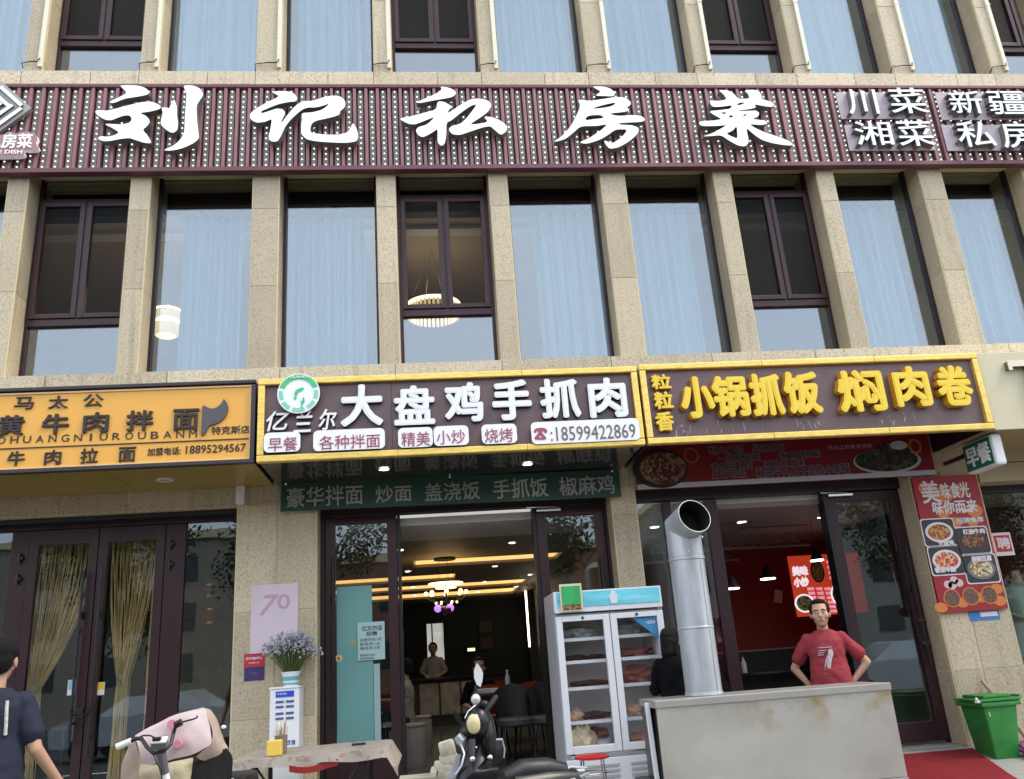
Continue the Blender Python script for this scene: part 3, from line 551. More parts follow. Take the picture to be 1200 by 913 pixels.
# red banner under sign 3
RB = thing('menu_banner', 'long dark red banner with two food dishes and slogans under the yellow lettered sign', 'banner', (5.6, -.05, 3.05))
RED = mat('banner_red', (.22, .008, .010), .5, var=.12, scale=2); PALE = mat('banner_grey_white', (.55, .55, .58), .5)
part('cloth', MB().box(4.0, 7.30, -.045, -.02, 3.03, 3.56, .003), RED, RB); part('white_border', MB().box(4.0, 7.30, -.047, -.0455, 3.032, 3.085), PALE, RB)
INK = mat('banner_ink', (.012, .008, .01), .5); HALO = mat('banner_halo', (.50, .38, .42), .5)
for s, q in (('精火小锅', (831, 523, 870, 531)), ('风味长存', (882, 520.5, 919, 529)), ('一份精香焖饭', (842, 532.5, 891, 540.5)), ('每份都暖', (913, 528.5, 961, 536.5)), ('带新鲜食材', (834, 542.5, 882, 550.5)), ('就地道好味', (895, 538.5, 943, 547)), ('好好吃饭', (834.5, 552, 874, 560)), ('就是平凡日子里的小幸福', (886, 545.5, 996, 557.5))):
    ptxt('lettering', s, (q[0]-.6, q[1]-.6, q[2]+.6, q[3]+.6), -.0475, HALO, RB, bold=.06, depth=.001); ptxt('lettering', s, q, -.0492, INK, RB, bold=.02, depth=.001)
ptxt('lettering', '舌尖上的美食风味', (970, 521, 1022, 526), -.0475, HALO, RB, bold=.0, depth=.001)
def mottled(name, cols, scale=30, rough=.6):
    if name in MATS: return MATS[name]
    m = bpy.data.materials.new(name); m.use_nodes = True; nt = m.node_tree; nd, lk = nt.nodes, nt.links; b = nd['Principled BSDF']; g = nd.new('ShaderNodeNewGeometry')
    n = nd.new('ShaderNodeTexVoronoi'); n.inputs['Scale'].default_value = scale; lk.new(g.outputs['Position'], n.inputs[0])
    s = nd.new('ShaderNodeSeparateColor'); lk.new(n.outputs['Color'], s.inputs[0])
    r = nd.new('ShaderNodeValToRGB'); e = r.color_ramp.elements; r.color_ramp.interpolation = 'CONSTANT'
    while len(e) < len(cols): e.new(.5)
    for k, c in enumerate(cols): e[k].position = k/len(cols); e[k].color = (*c, 1)
    lk.new(s.outputs[0], r.inputs[0]); lk.new(r.outputs[0], b.inputs['Base Color']); b.inputs['Roughness'].default_value = rough; MATS[name] = m; return m
def disc(name, c, rx, rz, Y, d, m, parent, n=28, a=0):
    return shape(name, [[(c[0]+rx*math.cos(2*math.pi*k/n)*math.cos(a)-rz*math.sin(2*math.pi*k/n)*math.sin(a), c[2]+rx*math.cos(2*math.pi*k/n)*math.sin(a)+rz*math.sin(2*math.pi*k/n)*math.cos(a)) for k in range(n)]], Y, d, [m], parent, 0)
FOOD1 = mottled('printed_rice_meat', [(.12, .02, .012), (.22, .10, .04), (.34, .24, .16), (.07, .012, .01), (.28, .14, .06)], 34); FOOD2 = mottled('printed_dark_stew', [(.015, .012, .01), (.05, .03, .02), (.10, .08, .05), (.02, .04, .015)], 22)
disc('dish_print', W(774, 549, -.05), .30, .21, -.049, .002, mat('print_black_plate', (.02, .012, .012), .5), RB); disc('food_print', W(777, 549, -.05), .25, .17, -.051, .002, FOOD1, RB)
disc('emblem_print', W(810, 534, -.05), .085, .085, -.049, .002, mat('print_brown_gold', (.35, .12, .03), .5), RB); disc('emblem_print', W(810, 534, -.05), .065, .065, -.051, .002, RED, RB)
disc('dish_print', W(1040, 540, -.05), .385, .14, -.049, .002, PALE, RB); disc('food_print', W(1039, 539, -.05), .36, .125, -.051, .002, FOOD2, RB); disc('food_print', W(1045, 530, -.05), .22, .10, -.0525, .002, FOOD2, RB)
disc('dish_print', W(1053, 522, -.05), .10, .05, -.054, .002, PALE, RB); disc('emblem_print', W(1072, 523, -.05), .075, .085, -.0535, .002, mat('print_orange', (.55, .16, .03), .5), RB); disc('emblem_print', W(1072, 523, -.05), .05, .06, -.0555, .002, RED, RB)
# light box projecting
LB = thing('breakfast_light_box', 'green and white double sided light box projecting from the wall beside the menu poster', 'light box', (7.55, -.3, 2.95))
y0, y1, z0, z1 = -.91, -.42, 2.935, 3.252
part('casing', MB().box(7.40, 7.51, y0, y1, z0, z1, .03), WHITE, LB); part('green_face', MB().box(7.392, 7.399, y0+.035, y1-.025, z0+.025, z1-.025), mat('face_green', (.01, .16, .08), .4), LB)
Mx = Matrix(((0, 1, 0, 7.392), (-1, 0, 0, 0), (0, 0, 1, 0), (0, 0, 0, 1)))   # text plane turned to face -X
txt('lettering', '早餐', .48, .86, z0+.055, z1-.055, 0, WLET, LB, depth=.012, bold=.03, M=Mx)
part('bracket', MB().box(7.44, 7.47, y1, -.0, z1-.12, z1-.08), PLUMD, LB)
# menu poster board on the right pilaster
MP = thing('menu_poster', 'tall red menu poster with four dish photos hung on the right pilaster', 'poster', (7.37, -.05, 1.6))
PR = mat('poster_red', (.36, .022, .028), .5, var=.08, scale=4); POR = mat('poster_orange', (.72, .23, .05), .5)
PX = lambda px, py: W(px, py, -.06)
part('board', MB().box(7.003, 7.742, -.058, -.022, 1.597, 3.01, .004), PR, MP)
for c, r in (((1085, 572), .085), ((1105, 580), .11), ((1122, 574), .08), ((1142, 598), .09), ((1105, 600), .08), ((1120, 612), .07), ((1098, 618), .07), ((1140, 612), .06)): disc('orange_splash', PX(*c), r, r*.8, -.0585, .001, POR, MP)
for c in ((1113, 702), (1128, 706), (1150, 700), (1168, 690), (1172, 704), (1103, 712)): disc('orange_splash', PX(*c), .07, .05, -.0585, .001, POR, MP)
LP = mat('poster_white', (.82, .76, .76), .5)
ptxt('lettering', '美', (1079, 563, 1101, 590), -.061, LP, MP, bold=.035); ptxt('lettering', '味食光', (1102, 565, 1136, 584), -.061, LP, MP, bold=.03); ptxt('lettering', '味你而来', (1092, 586, 1145, 602), -.061, LP, MP, bold=.03, shear=.1); ptxt('lettering', ':招牌推荐', (1119, 606, 1152.5, 613), -.061, LP, MP, bold=.03)
shape('swoosh', [[(295,275),(340,252),(400,262),(412,245),(408,275),(370,272),(330,262)]], -.061, .002, [LP], MP, 1, (1050, 540, 4.567))
F3 = mottled('photo_chicken', [(.42, .12, .03), (.62, .28, .08), (.30, .07, .02), (.55, .38, .2)], 42); F4 = mottled('photo_beef', [(.28, .05, .03), (.10, .03, .02), (.45, .16, .09), (.08, .14, .03)], 48)
F5 = mottled('photo_tomato', [(.62, .08, .03), (.78, .22, .10), (.55, .05, .02), (.75, .6, .45)], 44); F6 = mottled('photo_tofu', [(.66, .50, .28), (.45, .28, .10), (.75, .66, .48), (.20, .12, .05)], 44)
PH = mat('photo_dark', (.045, .035, .035), .5)
for q, f, s, lq in (((1081.7, 608.5, 1119, 639), F3, '大盘鸡', (1099, 633, 1118, 640)), ((1121.5, 618, 1158.5, 648.5), F4, '红烧牛肉', (1128, 619.5, 1154, 626)), ((1090, 640.5, 1128, 673), F5, '番茄牛腩', (1095, 664, 1120, 671)), ((1131, 650, 1168.5, 682.5), F6, '秘制豆腐', (1138, 651, 1162, 658))):
    a, b = PX(q[0], (q[1]+q[3])/2), PX(q[2], (q[1]+q[3])/2); mx_ = ((a.x+b.x)/2, 0, a.z/2+b.z/2); hw = (b.x-a.x)/2; hz = abs(PX((q[0]+q[2])/2, q[1]).z-PX((q[0]+q[2])/2, q[3]).z)/2
    rbox('photo_border', mx_[0]-hw-.012, mx_[0]+hw+.012, mx_[2]-hz-.012, mx_[2]+hz+.012, -.0605, .002, .03, [LP], MP); rbox('dish_photo', mx_[0]-hw, mx_[0]+hw, mx_[2]-hz, mx_[2]+hz, -.0625, .002, .03, [PH], MP)
    if f != F4: disc('plate_print', mx_, hw*.88, hz*.78, -.0645, .002, LP if f in (F3, F5) else mat('plate_grey', (.2, .2, .2), .5), MP)
    disc('food_print', mx_, hw*.72, hz*.60, -.0665, .002, f, MP); ptxt('lettering', s, lq, -.068, LP, MP, bold=.06)
for c in ((1111, 685), (1118, 680), (1124, 683), (1116, 686)): disc('cloud_print', PX(*c), .045, .04, -.0605, .002, mat('poster_pink', (.78, .55, .55), .5), MP)
for c in ((1115.7, 701), (1137.6, 698.8), (1159.5, 697.2)): disc('ring_print', PX(*c), .092, .092, -.0615, .002, POR, MP); disc('spice_print', PX(*c), .08, .08, -.0635, .002, mottled('spice', [(.16, .08, .05), (.24, .14, .09), (.12, .06, .04)], 120), MP)
ST = thing('blue_notice', 'small blue and white notice stuck on the pilaster under the menu poster', 'notice', (7.6, -.01, 1.53))
part('sheet', MB().box(7.33, 7.66, -.012, -.006, 1.50, 1.585), mat('notice_blue', (.05, .22, .55), .5), ST); part('print', MB().box(7.45, 7.64, -.014, -.0125, 1.535, 1.58), LP, ST)
# ================================================================== SHOP FRONTS AND ROOMS
def X3(px, py): return W(px, py, .3).x
GY0, GY1 = .27, .33
def vframe(m, x0, x1, z0, z1, y0=GY0, y1=GY1): m.box(x0, x1, y0, y1, z0, z1, .004); return m
def leaf(parent, x0, x1, z0, z1, st, top, bot, name='door', label=None, y0=.262, y1=.322, m=PLUM, hole=None):
    f = MB(); f.box(x0, x0+st, y0, y1, z0, z1, .004).box(x1-st, x1, y0, y1, z0, z1, .004).box(x0+st, x1-st, y0+.001, y1-.001, z1-top, z1, .004).box(x0+st, x1-st, y0+.001, y1-.001, z0, z0+bot, .004)
    d = part(name, f, m, parent, label)
    part('pane', MB().box(x0+st, x1-st, .29, .30, z0+bot, z1-top), GLD, d)
    return d
def hinge(x, z, parent): part('hinge', MB().box(x-.012, x+.012, .235, .262, z-.045, z+.045, .004).box(x+.0, x+.035, .235, .262, z-.015, z+.015, .003).cone((x, .24, z-.05), (x, .24, z+.05), .01, .01, 8), BLACK, parent)
def bar_handle(x, z0, z1, parent, y=.19): part('handle', MB().tube([(x, y, z0), (x, y, z1)], .014, 10).cone((x, y, z0+.18), (x, .27, z0+.18), .012, .012, 8).cone((x, y, z1-.42), (x, .27, z1-.42), .012, .012, 8).box(x-.02, x+.02, .2, .265, z1-.45, z1-.39, .004), BLACK, parent)
FL = .345
# shop 1, glazed doors
D1 = part('shopfront_frame', vframe(vframe(MB().box(-3.6, -.06, .25, .34, 2.99, 3.075), -2.27, -2.10, FL, 2.988), -.80, -.605, FL, 2.988), PLUM, BL)
part('painted_head_shade', MB().box(-3.6, -.06, .10, .25, 3.03, 3.07), BLACK, BL)  # solid black strip painted in as the shade above the left shop doors
part('pane', MB().box(-3.6, -2.27, .29, .30, FL, 2.99), GLD, D1); part('pane', MB().box(-.60, -.06, .29, .30, FL, 2.99), GLD, D1)
da = leaf(BL, -2.095, -1.447, FL, 2.985, .085, .15, .15, label='left leaf of the glazed double doors'); db = leaf(BL, -1.437, -.805, FL, 2.985, .085, .15, .15, label='right leaf of the glazed double doors')
bar_handle(-1.535, .98, 2.555, da); bar_handle(-1.365, .85, 2.565, db)
for z in (2.72, 2.52): hinge(-2.17, z, da); hinge(-.745, z+.06, db)
lk_ = MB()
for k in range(9): u = k/8; lk_.sph((-1.54+.17*u, .17, 1.27-.05*math.sin(u*3.14)), (.014, .008, .01), 8)
lk_.box(-1.50, -1.42, .15, .18, 1.24, 1.29, .004)
solo('door_chain', lk_, BLACK, 'black chain lock looped round the two long door handles on the left shop', 'chain lock')
for q, c1_, lb_, n_ in (((80, 797, 89, 815), (.25, .55, .75), 'blue and white payment sticker on the left glazed door leaf', 'sticker'), ((112, 800, 123, 815), (.85, .55, .03), 'yellow and white sticker on the right glazed door leaf', 'sticker')):
    a, b, c = W(q[0], q[1], .285), W(q[2], q[1], .285), W(q[0], q[3], .285)
    t = thing(n_, lb_, 'sticker', ((a.x+b.x)/2, .28, c.z)); part('sheet', MB().box(a.x, b.x, .284, .288, c.z, a.z), LP, t); part('print', MB().box(a.x+.006, b.x-.006, .282, .2835, c.z+.05, a.z-.005), mat(n_+lb_[:4], c1_, .5), t)
# golden string curtains, tied back
STR = mat('gold_thread', (.85, .60, .26), .6, var=.3, scale=3)
def strand_curtain(x0, x1, zt, tie, zb, label, n=60, y=.62):
    t = thing('string_curtain', label, 'curtain', ((x0+x1)/2, y, zb)); m = MB(); random.seed(int(x0*100))
    for k in range(n):
        u = k/(n-1)+random.uniform(-.01, .01); xa = x0+u*(x1-x0); pts = []; xe = tie[0]+(u-.5)*.10; yy = y+random.uniform(-.05, .05)
        for i in range(9):
            s = i/8; e = s**1.9; pts.append((xa+(xe-xa)*e+.012*math.sin(s*5+k), yy+.01*math.sin(s*9+k), zt+(tie[1]-zt)*s))
        if zb is not None:
            pts += [(xe+random.uniform(-.025, .025), yy, tie[1]-.3), (xe+random.uniform(-.05, .05), yy, zb)]
        m.tube(pts, random.uniform(.003, .0065), 4, False)
    part('strands', m, STR, t); part('tie_band', MB().lathe([(.055, -.03), (.06, 0), (.055, .03)], (tie[0], y, tie[1]), 14), mat('tie_gold', (.5, .42, .25), .5), t)
random.seed(3)
strand_curtain(-2.12, -1.56, 2.93, (-2.06, 1.50), .45, 'golden string curtain swept left behind the left glazed door leaf')
strand_curtain(-1.44, -.98, 2.93, (-1.235, 1.54), .45, 'golden string curtain gathered and tied behind the right glazed door leaf')
strand_curtain(-1.02, -.84, 2.93, (-.95, 1.2), .45, 'thin straight golden string curtain beside the right door post', 14)
random.seed(11)
# rooms
def room(x0, x1, y1, z1, wall, ceilm, floor_m, fz=FL):
    part('interior_wall', MB().box(x0-.06, x0, .4, y1, fz, z1).box(x1, x1+.06, .4, y1, fz, z1), wall, BL)
    part('ceiling', MB().box(x0-.06, x1+.06, .34, y1, z1+.3, z1+.36), ceilm, BL)
    struct('interior_floor', MB().box(x0-.06, x1+.06, .5, y1, fz-.1, fz-.004), floor_m)
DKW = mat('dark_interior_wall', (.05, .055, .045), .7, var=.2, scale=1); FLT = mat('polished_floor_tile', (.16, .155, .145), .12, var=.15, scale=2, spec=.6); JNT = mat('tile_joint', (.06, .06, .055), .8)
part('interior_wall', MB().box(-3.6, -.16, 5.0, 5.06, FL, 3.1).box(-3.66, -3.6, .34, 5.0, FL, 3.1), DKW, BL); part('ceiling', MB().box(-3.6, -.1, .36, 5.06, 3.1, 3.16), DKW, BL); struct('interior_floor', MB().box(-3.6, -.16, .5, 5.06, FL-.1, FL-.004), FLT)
# wooden arch screen, lanterns and tables inside the left shop
WD = mat('brown_wood', (.13, .05, .02), .5, var=.2, scale=6, stretch=(1, 1, .2)); LRED = mat('lantern_red', (.45, .01, .012), .5)
t = thing('arch_screen', 'round topped brown wooden screen standing inside behind the right glazed door', 'screen', (-1.0, 2.6, FL))
shape('arch_panel', [[(-1.62, FL), (-.55, FL), (-.55, 2.35)] + [(-1.085+.535*math.cos(R(a)), 2.35+.22*math.sin(R(a))) for a in range(10, 180, 10)] + [(-1.62, 2.35)], [(-1.45, FL+.1), (-1.45, 2.2), (-.72, 2.2), (-.72, FL+.1)]], 2.6, .06, [WD], t, 0)
part('cloth_panel', MB().box(-1.44, -.73, 2.60, 2.63, FL+.1, 2.19), mat('dull_gold_cloth', (.16, .11, .04), .8, var=.3, scale=8), t)
for k, (px, py, r, lb_) in enumerate(((246, 692, .085, 'upper'), (247, 722, .10, 'lower'))):
    c = W(px, py, 1.6); t = thing('red_lantern', f'{lb_} of two dark red lanterns hanging inside the left shop side window', 'lantern', (c.x, c.y, c.z)); part('globe', MB().sph(c, (r, r, r*.72), 16), LRED, t, smooth=True)
    part('cap', MB().cone(c+Vector((0, 0, r*.6)), c+Vector((0, 0, r*.85)), r*.5, r*.5, 12).cone(c-Vector((0, 0, r*.85)), c-Vector((0, 0, r*.6)), r*.5, r*.5, 12), YEL, t)
def chair(x, y, rz, label, cm, group, seat=.46, mleg=BLACK, name='dining_chair', fz=FL):
    t = thing(name, label, 'chair', (0, 0, 0), group); 
    P_ = []
    for i in range(13):      # curved shell back that wraps round the seat
        a = R(-100+200*i/12); row = []
        for j in range(7):
            v = j/6; r_ = .235+.02*v; top = .36*(math.cos(a*.62)**1.1); row.append((r_*math.sin(a), r_*.95*math.cos(a)+.06*v, seat-.03+v*top+.05))
        P_.append(row)
    part('backrest', MB().grid(P_, .028), cm, t, smooth=True); part('seat', MB().lathe([(0, seat+.02), (.2, seat+.025), (.235, seat), (.235, seat-.05), (.2, seat-.07), (0, seat-.07)], (0, 0, 0), 24), cm, t, smooth=True)
    for sx in (-1, 1):
        for sy2 in (-1, 1): part('leg', MB().cone((sx*.15, sy2*.14, seat-.06), (sx*.20, sy2*.21, 0), .013, .009, 8), mleg, t)
    t.location = (x, y, fz); t.rotation_euler.z = rz
    return t
def move_parts(t):  # parts of a thing built round the origin
    for c in t.children: c.matrix_parent_inverse = Matrix.Identity(4)
_th = thing
GREYF = mat('grey_leather', (.07, .075, .08), .5, bump=.1, bscale=60); ORF = mat('orange_leather', (.46, .11, .03), .5)
TT = mat('dark_table_top', (.05, .035, .03), .3); PAP = mat('white_paper', (.75, .75, .72), .6)
def table(x0, x1, y0, y1, h, label, m=TT, fz=FL, group=None, cloth=None):
    t = thing('dining_table', label, 'table', ((x0+x1)/2, (y0+y1)/2, fz), group)
    part('tabletop', MB().box(x0, x1, y0, y1, fz+h-.035, fz+h, .008), m, t)
    for a in (x0+.06, x1-.06):
        for b in (y0+.06, y1-.06): part('leg', MB().box(a-.02, a+.02, b-.02, b+.02, fz, fz+h-.036), BLACK, t)
    return t
table(-2.9, -2.1, 1.6, 2.3, .75, 'dark dining table inside the left shop near the side glass'); table(-1.9, -1.2, 3.2, 3.9, .75, 'dark dining table deep inside the left shop')
# shop 2: doors
part('shopfront_frame', MB().box(.73, 3.71, .22, .36, 2.965, 3.075), PLUMD, BL); part('shopfront_frame', MB().box(.73, .77, .24, .34, FL, 2.962).box(3.68, 3.712, .24, .34, FL, 2.962), PLUMD, BL)
dl = leaf(BL, .775, 1.50, FL, 2.955, .10, .07, .32, label='left door leaf with teal film'); dr = leaf(BL, 2.955, 3.675, FL, 2.955, .10, .10, .3, label='right door leaf behind the fridge')
part('jamb', MB().box(1.505, 1.535, .25, .40, FL, 2.955), BLACK, BL); part('jamb', MB().box(2.915, 2.95, .25, .40, FL, 2.955), BLACK, BL)
bar_handle(.855, .95, 2.55, dl, .2); bar_handle(3.60, 1.2, 2.4, dr, .2)
part('door_closer', MB().box(2.96, 3.22, .20, .255, 2.90, 2.935, .006).tube([(3.2, .22, 2.94), (2.86, .24, 2.96)], .008), CHROME, dr)
TEAL = mat('teal_film', (.16, .38, .36), .35, var=.1, scale=2, coat=.4)
t = thing('teal_film', 'tall pale teal film sheet stuck on the left door leaf', 'film sheet', (1.1, .28, FL)); part('sheet', MB().box(.885, 1.235, .278, .2865, .665, 2.26), TEAL, t); part('sheet', MB().box(1.24, 1.30, .276, .2865, .67, 1.5), mat('pale_film', (.35, .5, .5), .4), t)
part('logo_print', MB().cone((1.045, .276, 1.72), (1.045, .2775, 1.72), .03, .03, 14), mat('logo_grey', (.35, .33, .18), .5), t)
t = thing('door_notice', 'pale hiring notice with dark writing taped to the left door leaf', 'notice', (1.28, .27, 1.6))
a, b, c = W(419, 730, .27), W(450.5, 730, .27), W(420, 774.5, .27); part('sheet', MB().box(a.x, b.x, .262, .2755, c.z, a.z), mat('notice_paper', (.42, .60, .60), .5), t)
for s, q in (('亿兰尔店', (424, 733, 448, 739)), ('招聘', (429, 740, 442, 745)), ('后厨学徒:1名', (422, 747.5, 447, 751.5)), ('配菜师:1名', (422, 752.7, 445, 756.5)), ('服务员:2名', (422, 757.5, 445, 761.3)), ('电话18599422869', (422, 766, 440, 769)), ('地址特克斯店', (422, 770, 438, 773))): ptxt('lettering', s, q, .2615, INK, t, bold=.03 if q[1] < 746 else 0, depth=.001)
t = thing('flower_sticker', 'small yellow flower sticker on the left edge of the teal film', 'sticker', (.9, .27, 1.55)); part('petals', MB().cone((.905, .2765, 1.575), (.905, .2775, 1.575), .035, .035, 10), mat('pale_petal', (.7, .55, .25), .5), t); part('centre', MB().cone((.905, .275, 1.575), (.905, .2764, 1.575), .014, .014, 8), mat('petal_centre', (.3, .12, .03), .5), t)
# shop 2 interior
CZ, RD = 2.85, 11.2
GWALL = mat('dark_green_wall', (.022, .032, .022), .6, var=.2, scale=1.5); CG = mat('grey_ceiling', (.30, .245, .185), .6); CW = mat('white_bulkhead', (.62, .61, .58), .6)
LX, RX = -.05, 3.95
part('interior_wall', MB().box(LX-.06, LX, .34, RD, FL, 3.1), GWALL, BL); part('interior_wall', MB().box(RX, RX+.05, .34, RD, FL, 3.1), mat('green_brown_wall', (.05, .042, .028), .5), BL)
# back wall with a real window opening
wx0, wx1, wz0, wz1 = 1.70, 2.13, 1.60, 2.40
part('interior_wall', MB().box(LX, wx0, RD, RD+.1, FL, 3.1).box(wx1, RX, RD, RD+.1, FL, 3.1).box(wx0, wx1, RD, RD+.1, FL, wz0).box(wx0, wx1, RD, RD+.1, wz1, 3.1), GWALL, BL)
bw = part('window', MB().box(wx0, wx0+.03, RD-.02, RD+.05, wz0, wz1).box(wx1-.03, wx1, RD-.02, RD+.05, wz0, wz1).box(1.83, 1.86, RD-.02, RD+.05, wz0, wz1), PLUMD, BL); part('pane', MB().box(wx0, wx1, RD+.02, RD+.03, wz0, wz1), GLF, bw)
t = thing('rear_building', 'pale building wall seen through the small window at the back of the middle shop', 'building', (2, 17, 0))
part('wall', MB().box(-6, 10, 17, 17.3, 0, 9), mat('pale_render', (.62, .60, .52), .8, var=.1, scale=1), t)
for k in range(5): part('window', MB().box(-1+1.6*k, -.2+1.6*k, 16.97, 16.995, 2.1, 3.0), mat('dark_window', (.05, .06, .07), .2), t)
part('ceiling', MB().box(LX, RX, .34, 1.45, CZ-.0, CZ+.08), CW, BL); part('bulkhead_face', MB().box(LX, RX, 1.452, 1.47, CZ+.0, CZ+.08), CG, BL)
WCOV = mat('warm_cove_glow', (1, .60, .20), .5, emit=.7)
troughs = [(3.35, 4.15, 1.60, 3.70), (5.3, 6.2, -.05, 2.25), (6.95, 7.95, -.05, 3.6), (8.6, 9.9, -.05, 3.6)]
yy = 1.45
for (ta, tb, xa, xb) in troughs:
    part('ceiling', MB().box(LX, RX, yy+.022 if yy == 1.45 else yy, ta, CZ, CZ+.04), CG, BL)
    part('ceiling', MB().box(LX, xa, ta+.002, tb-.002, CZ, CZ+.04) if xa > LX+.1 else MB().box(LX, LX+.01, ta+.002, tb-.002, CZ, CZ+.04), CG, BL)
    part('ceiling', MB().box(xb, RX, ta+.002, tb-.002, CZ, CZ+.04), CG, BL); part('ceiling', MB().box(xa, xb, ta-.05, tb+.05, CZ+.25, CZ+.28), CW, BL)
    part('cove_side', MB().box(xa, xb, tb-.012, tb-.002, CZ+.045, CZ+.248), CW, BL)
    part('cove_light', MB().box(xa+.03, xb-.03, tb-.06, tb-.014, CZ+.042, CZ+.24), WCOV, BL); part('cove_light', MB().box(xb-.04, xb-.005, ta+.02, tb-.07, CZ+.045, CZ+.2), WCOV, BL)
    yy = tb
part('ceiling', MB().box(LX, RX, yy, RD, CZ, CZ+.04), CG, BL)
i_ = 0
for px, py in ((469, 644), (600, 635.5), (478, 669), (580, 663), (567.5, 681.5), (484, 687), (486, 697), (560, 693), (605, 687), (621, 673)):
    g_ = GZ(px, py, CZ); i_ += 1
    downlight((g_.x, g_.y, CZ), .042, 'downlight', ('nearest left', 'nearest right', 'second row left', 'second row right', 'third row right', 'third row left', 'farthest left', 'farthest middle', 'third row far right', 'rightmost')[i_-1]+' of the small lit round downlights in the middle restaurant ceiling', 'restaurant ceiling downlights', 10 if i_ <= 4 else 7)
# light strips on right wall
for px, py, Y_ in ((630, 679, 7.28), (615, 692, 9.4)):
    solo('wall_light_strip', MB().box(RX-.15, RX-.12, Y_-.015, Y_+.015, 1.72, CZ-.01), mat('strip_glow', (1, .82, .6), .5, emit=5), 'thin vertical glowing strip on the right restaurant wall, the '+('nearer' if Y_ < 8 else 'farther')+' one', 'light strip', 'vertical light strips on the right wall')
part('pilaster_fin', MB().box(RX-.118, RX, 7.2, 7.36, FL, CZ), GWALL, BL); part('pilaster_fin', MB().box(RX-.118, RX, 9.32, 9.48, FL, CZ), GWALL, BL)
# chandelier
cc = W(523, 700, 3.2); t = thing('chandelier', 'multi globe chandelier with glowing ring hanging inside the middle restaurant', 'chandelier', (cc.x, 3.2, CZ))
part('canopy', MB().cone((cc.x, 3.2, CZ-.03), (cc.x, 3.2, CZ-.001), .15, .15, 24), BLACK, t); h = MB()
for k in range(5): a = k*1.2566; h.cone((cc.x+.1*math.cos(a), 3.2+.1*math.sin(a), CZ-.03), (cc.x+.12*math.cos(a), 3.2+.12*math.sin(a), cc.z+.2), .002, .002, 5)
part('wires', h, BLACK, t); zc = cc.z+.17
WG = mat('warm_globe_glow', (1, .72, .30), .4, emit=2.2); part('lamp_ring', MB().lathe([(.13, 0), (.235, 0), (.235, .02), (.13, .02), (.13, 0)], (cc.x, 3.2, zc), 32), WG, t)
part('lamp_ring', MB().lathe([(.06, -.05), (.14, -.05), (.14, -.035), (.06, -.035), (.06, -.05)], (cc.x, 3.2, zc), 32), WG, t)
h = MB(); GLB = mat('dark_globe_glass', (.16, .03, .10), .08, coat=.8)
for k in range(8):
    a = k*.785; r_ = .27; p = Vector((cc.x+r_*math.cos(a), 3.2+r_*math.sin(a), zc-.11)); h.tube([(cc.x, 3.2, zc-.22), (cc.x+.5*r_*math.cos(a), 3.2+.5*r_*math.sin(a), zc-.24), (p.x, p.y, p.z-.06), (p.x, p.y, p.z)], .006, 6)
    part('globe', MB().sph(p, .028, 12), WG, t, smooth=True)
for k in range(7): a = k*.9+.3; r_ = .12 if k % 2 else .05; part('globe', MB().sph((cc.x+r_*math.cos(a), 3.2+r_*math.sin(a), zc-.31-.02*(k % 3)), .05, 12), GLB if k % 3 else mat('violet_globe', (.25, .12, .8), .2, emit=1.6), t, smooth=True)
for k in range(6): a = k*1.05; part('globe', MB().sph((cc.x+.14*math.cos(a), 3.2+.14*math.sin(a), zc-.24), .016, 8), WG, t, smooth=True)
part('arms', h.cone((cc.x, 3.2, zc), (cc.x, 3.2, zc-.34), .012, .02, 8), BLACK, t)
# floor tiles
tf = struct('restaurant_floor', MB().box(LX, RX, .5, RD, FL-.1, FL-.012), JNT)
for i in range(5):
    for j in range(13): ubox('floor_tile', LX+.8*i+.003, LX+.8*i+.797, .5+.8*j+.003, .5+.8*j+.797, FL-.012, FL, FLT, tf)
# furniture in the restaurant
ct = thing('service_counter', 'pale fronted service counter at the back of the restaurant', 'counter', (2.3, 9.6, FL)); part('top', MB().box(1.3, 3.3, 9.4, 10.0, 1.22, 1.26), BLACKG, ct); part('body', MB().box(1.3, 3.3, 9.45, 9.95, FL, 1.215), DKW, ct)
for k in range(3): part('front_panel', MB().box(1.55+.42*k, 1.93+.42*k, 9.43, 9.446, .55, 1.15), mat('marble_grey', (.42, .38, .32), .4, var=.4, scale=5), ct)
def place(t, x, y, rz, z=FL):
    for c in t.children_recursive: c.matrix_parent_inverse = Matrix.Identity(4)
    t.location = (x, y, z); t.rotation_euler.z = rz
def copy_tree(o, parent=None):
    c = o.copy(); C.objects.link(c)
    if parent: c.parent = parent; c.matrix_parent_inverse = o.matrix_parent_inverse.copy()
    for ch in list(o.children): copy_tree(ch, c)
    return c
CHS = [((2.75, 1.75, .05, 'grey shell back dining chair just inside the doorway beside the scooter'), GREYF), ((3.12, 1.75, -.1, 'grey shell back dining chair half hidden behind the glass door fridge'), GREYF), ((2.55, 3.0, 3.1, 'orange dining chair on the far side of the first table'), ORF), ((3.05, 3.05, 3.2, 'orange dining chair farthest right at the first table'), ORF), ((2.85, 5.2, 3.1, 'orange dining chair at the second table'), ORF)]
for (x, y, rz, lb_), m_ in CHS:
    t = chair(0, 0, 0, lb_, m_, 'dining chairs in the middle restaurant'); place(t, x, y, rz)
table(2.3, 3.55, 2.05, 2.8, .76, 'dark dining table with papers behind the grey chairs'); table(2.5, 3.6, 4.2, 4.9, .76, 'second dark dining table behind the orange chairs')
t = thing('paper_stack', 'stack of white papers on the near table edge by the scooter mirror', 'papers', (2.4, 2.2, FL+.76))
for k in range(4): part('sheet', MB().obox(Matrix.Translation((2.44+.006*k, 2.22, FL+.764+.011*k)) @ Matrix.Rotation(.12*k-.2, 4, 'Z'), .26, .19, .009), PAP, t)
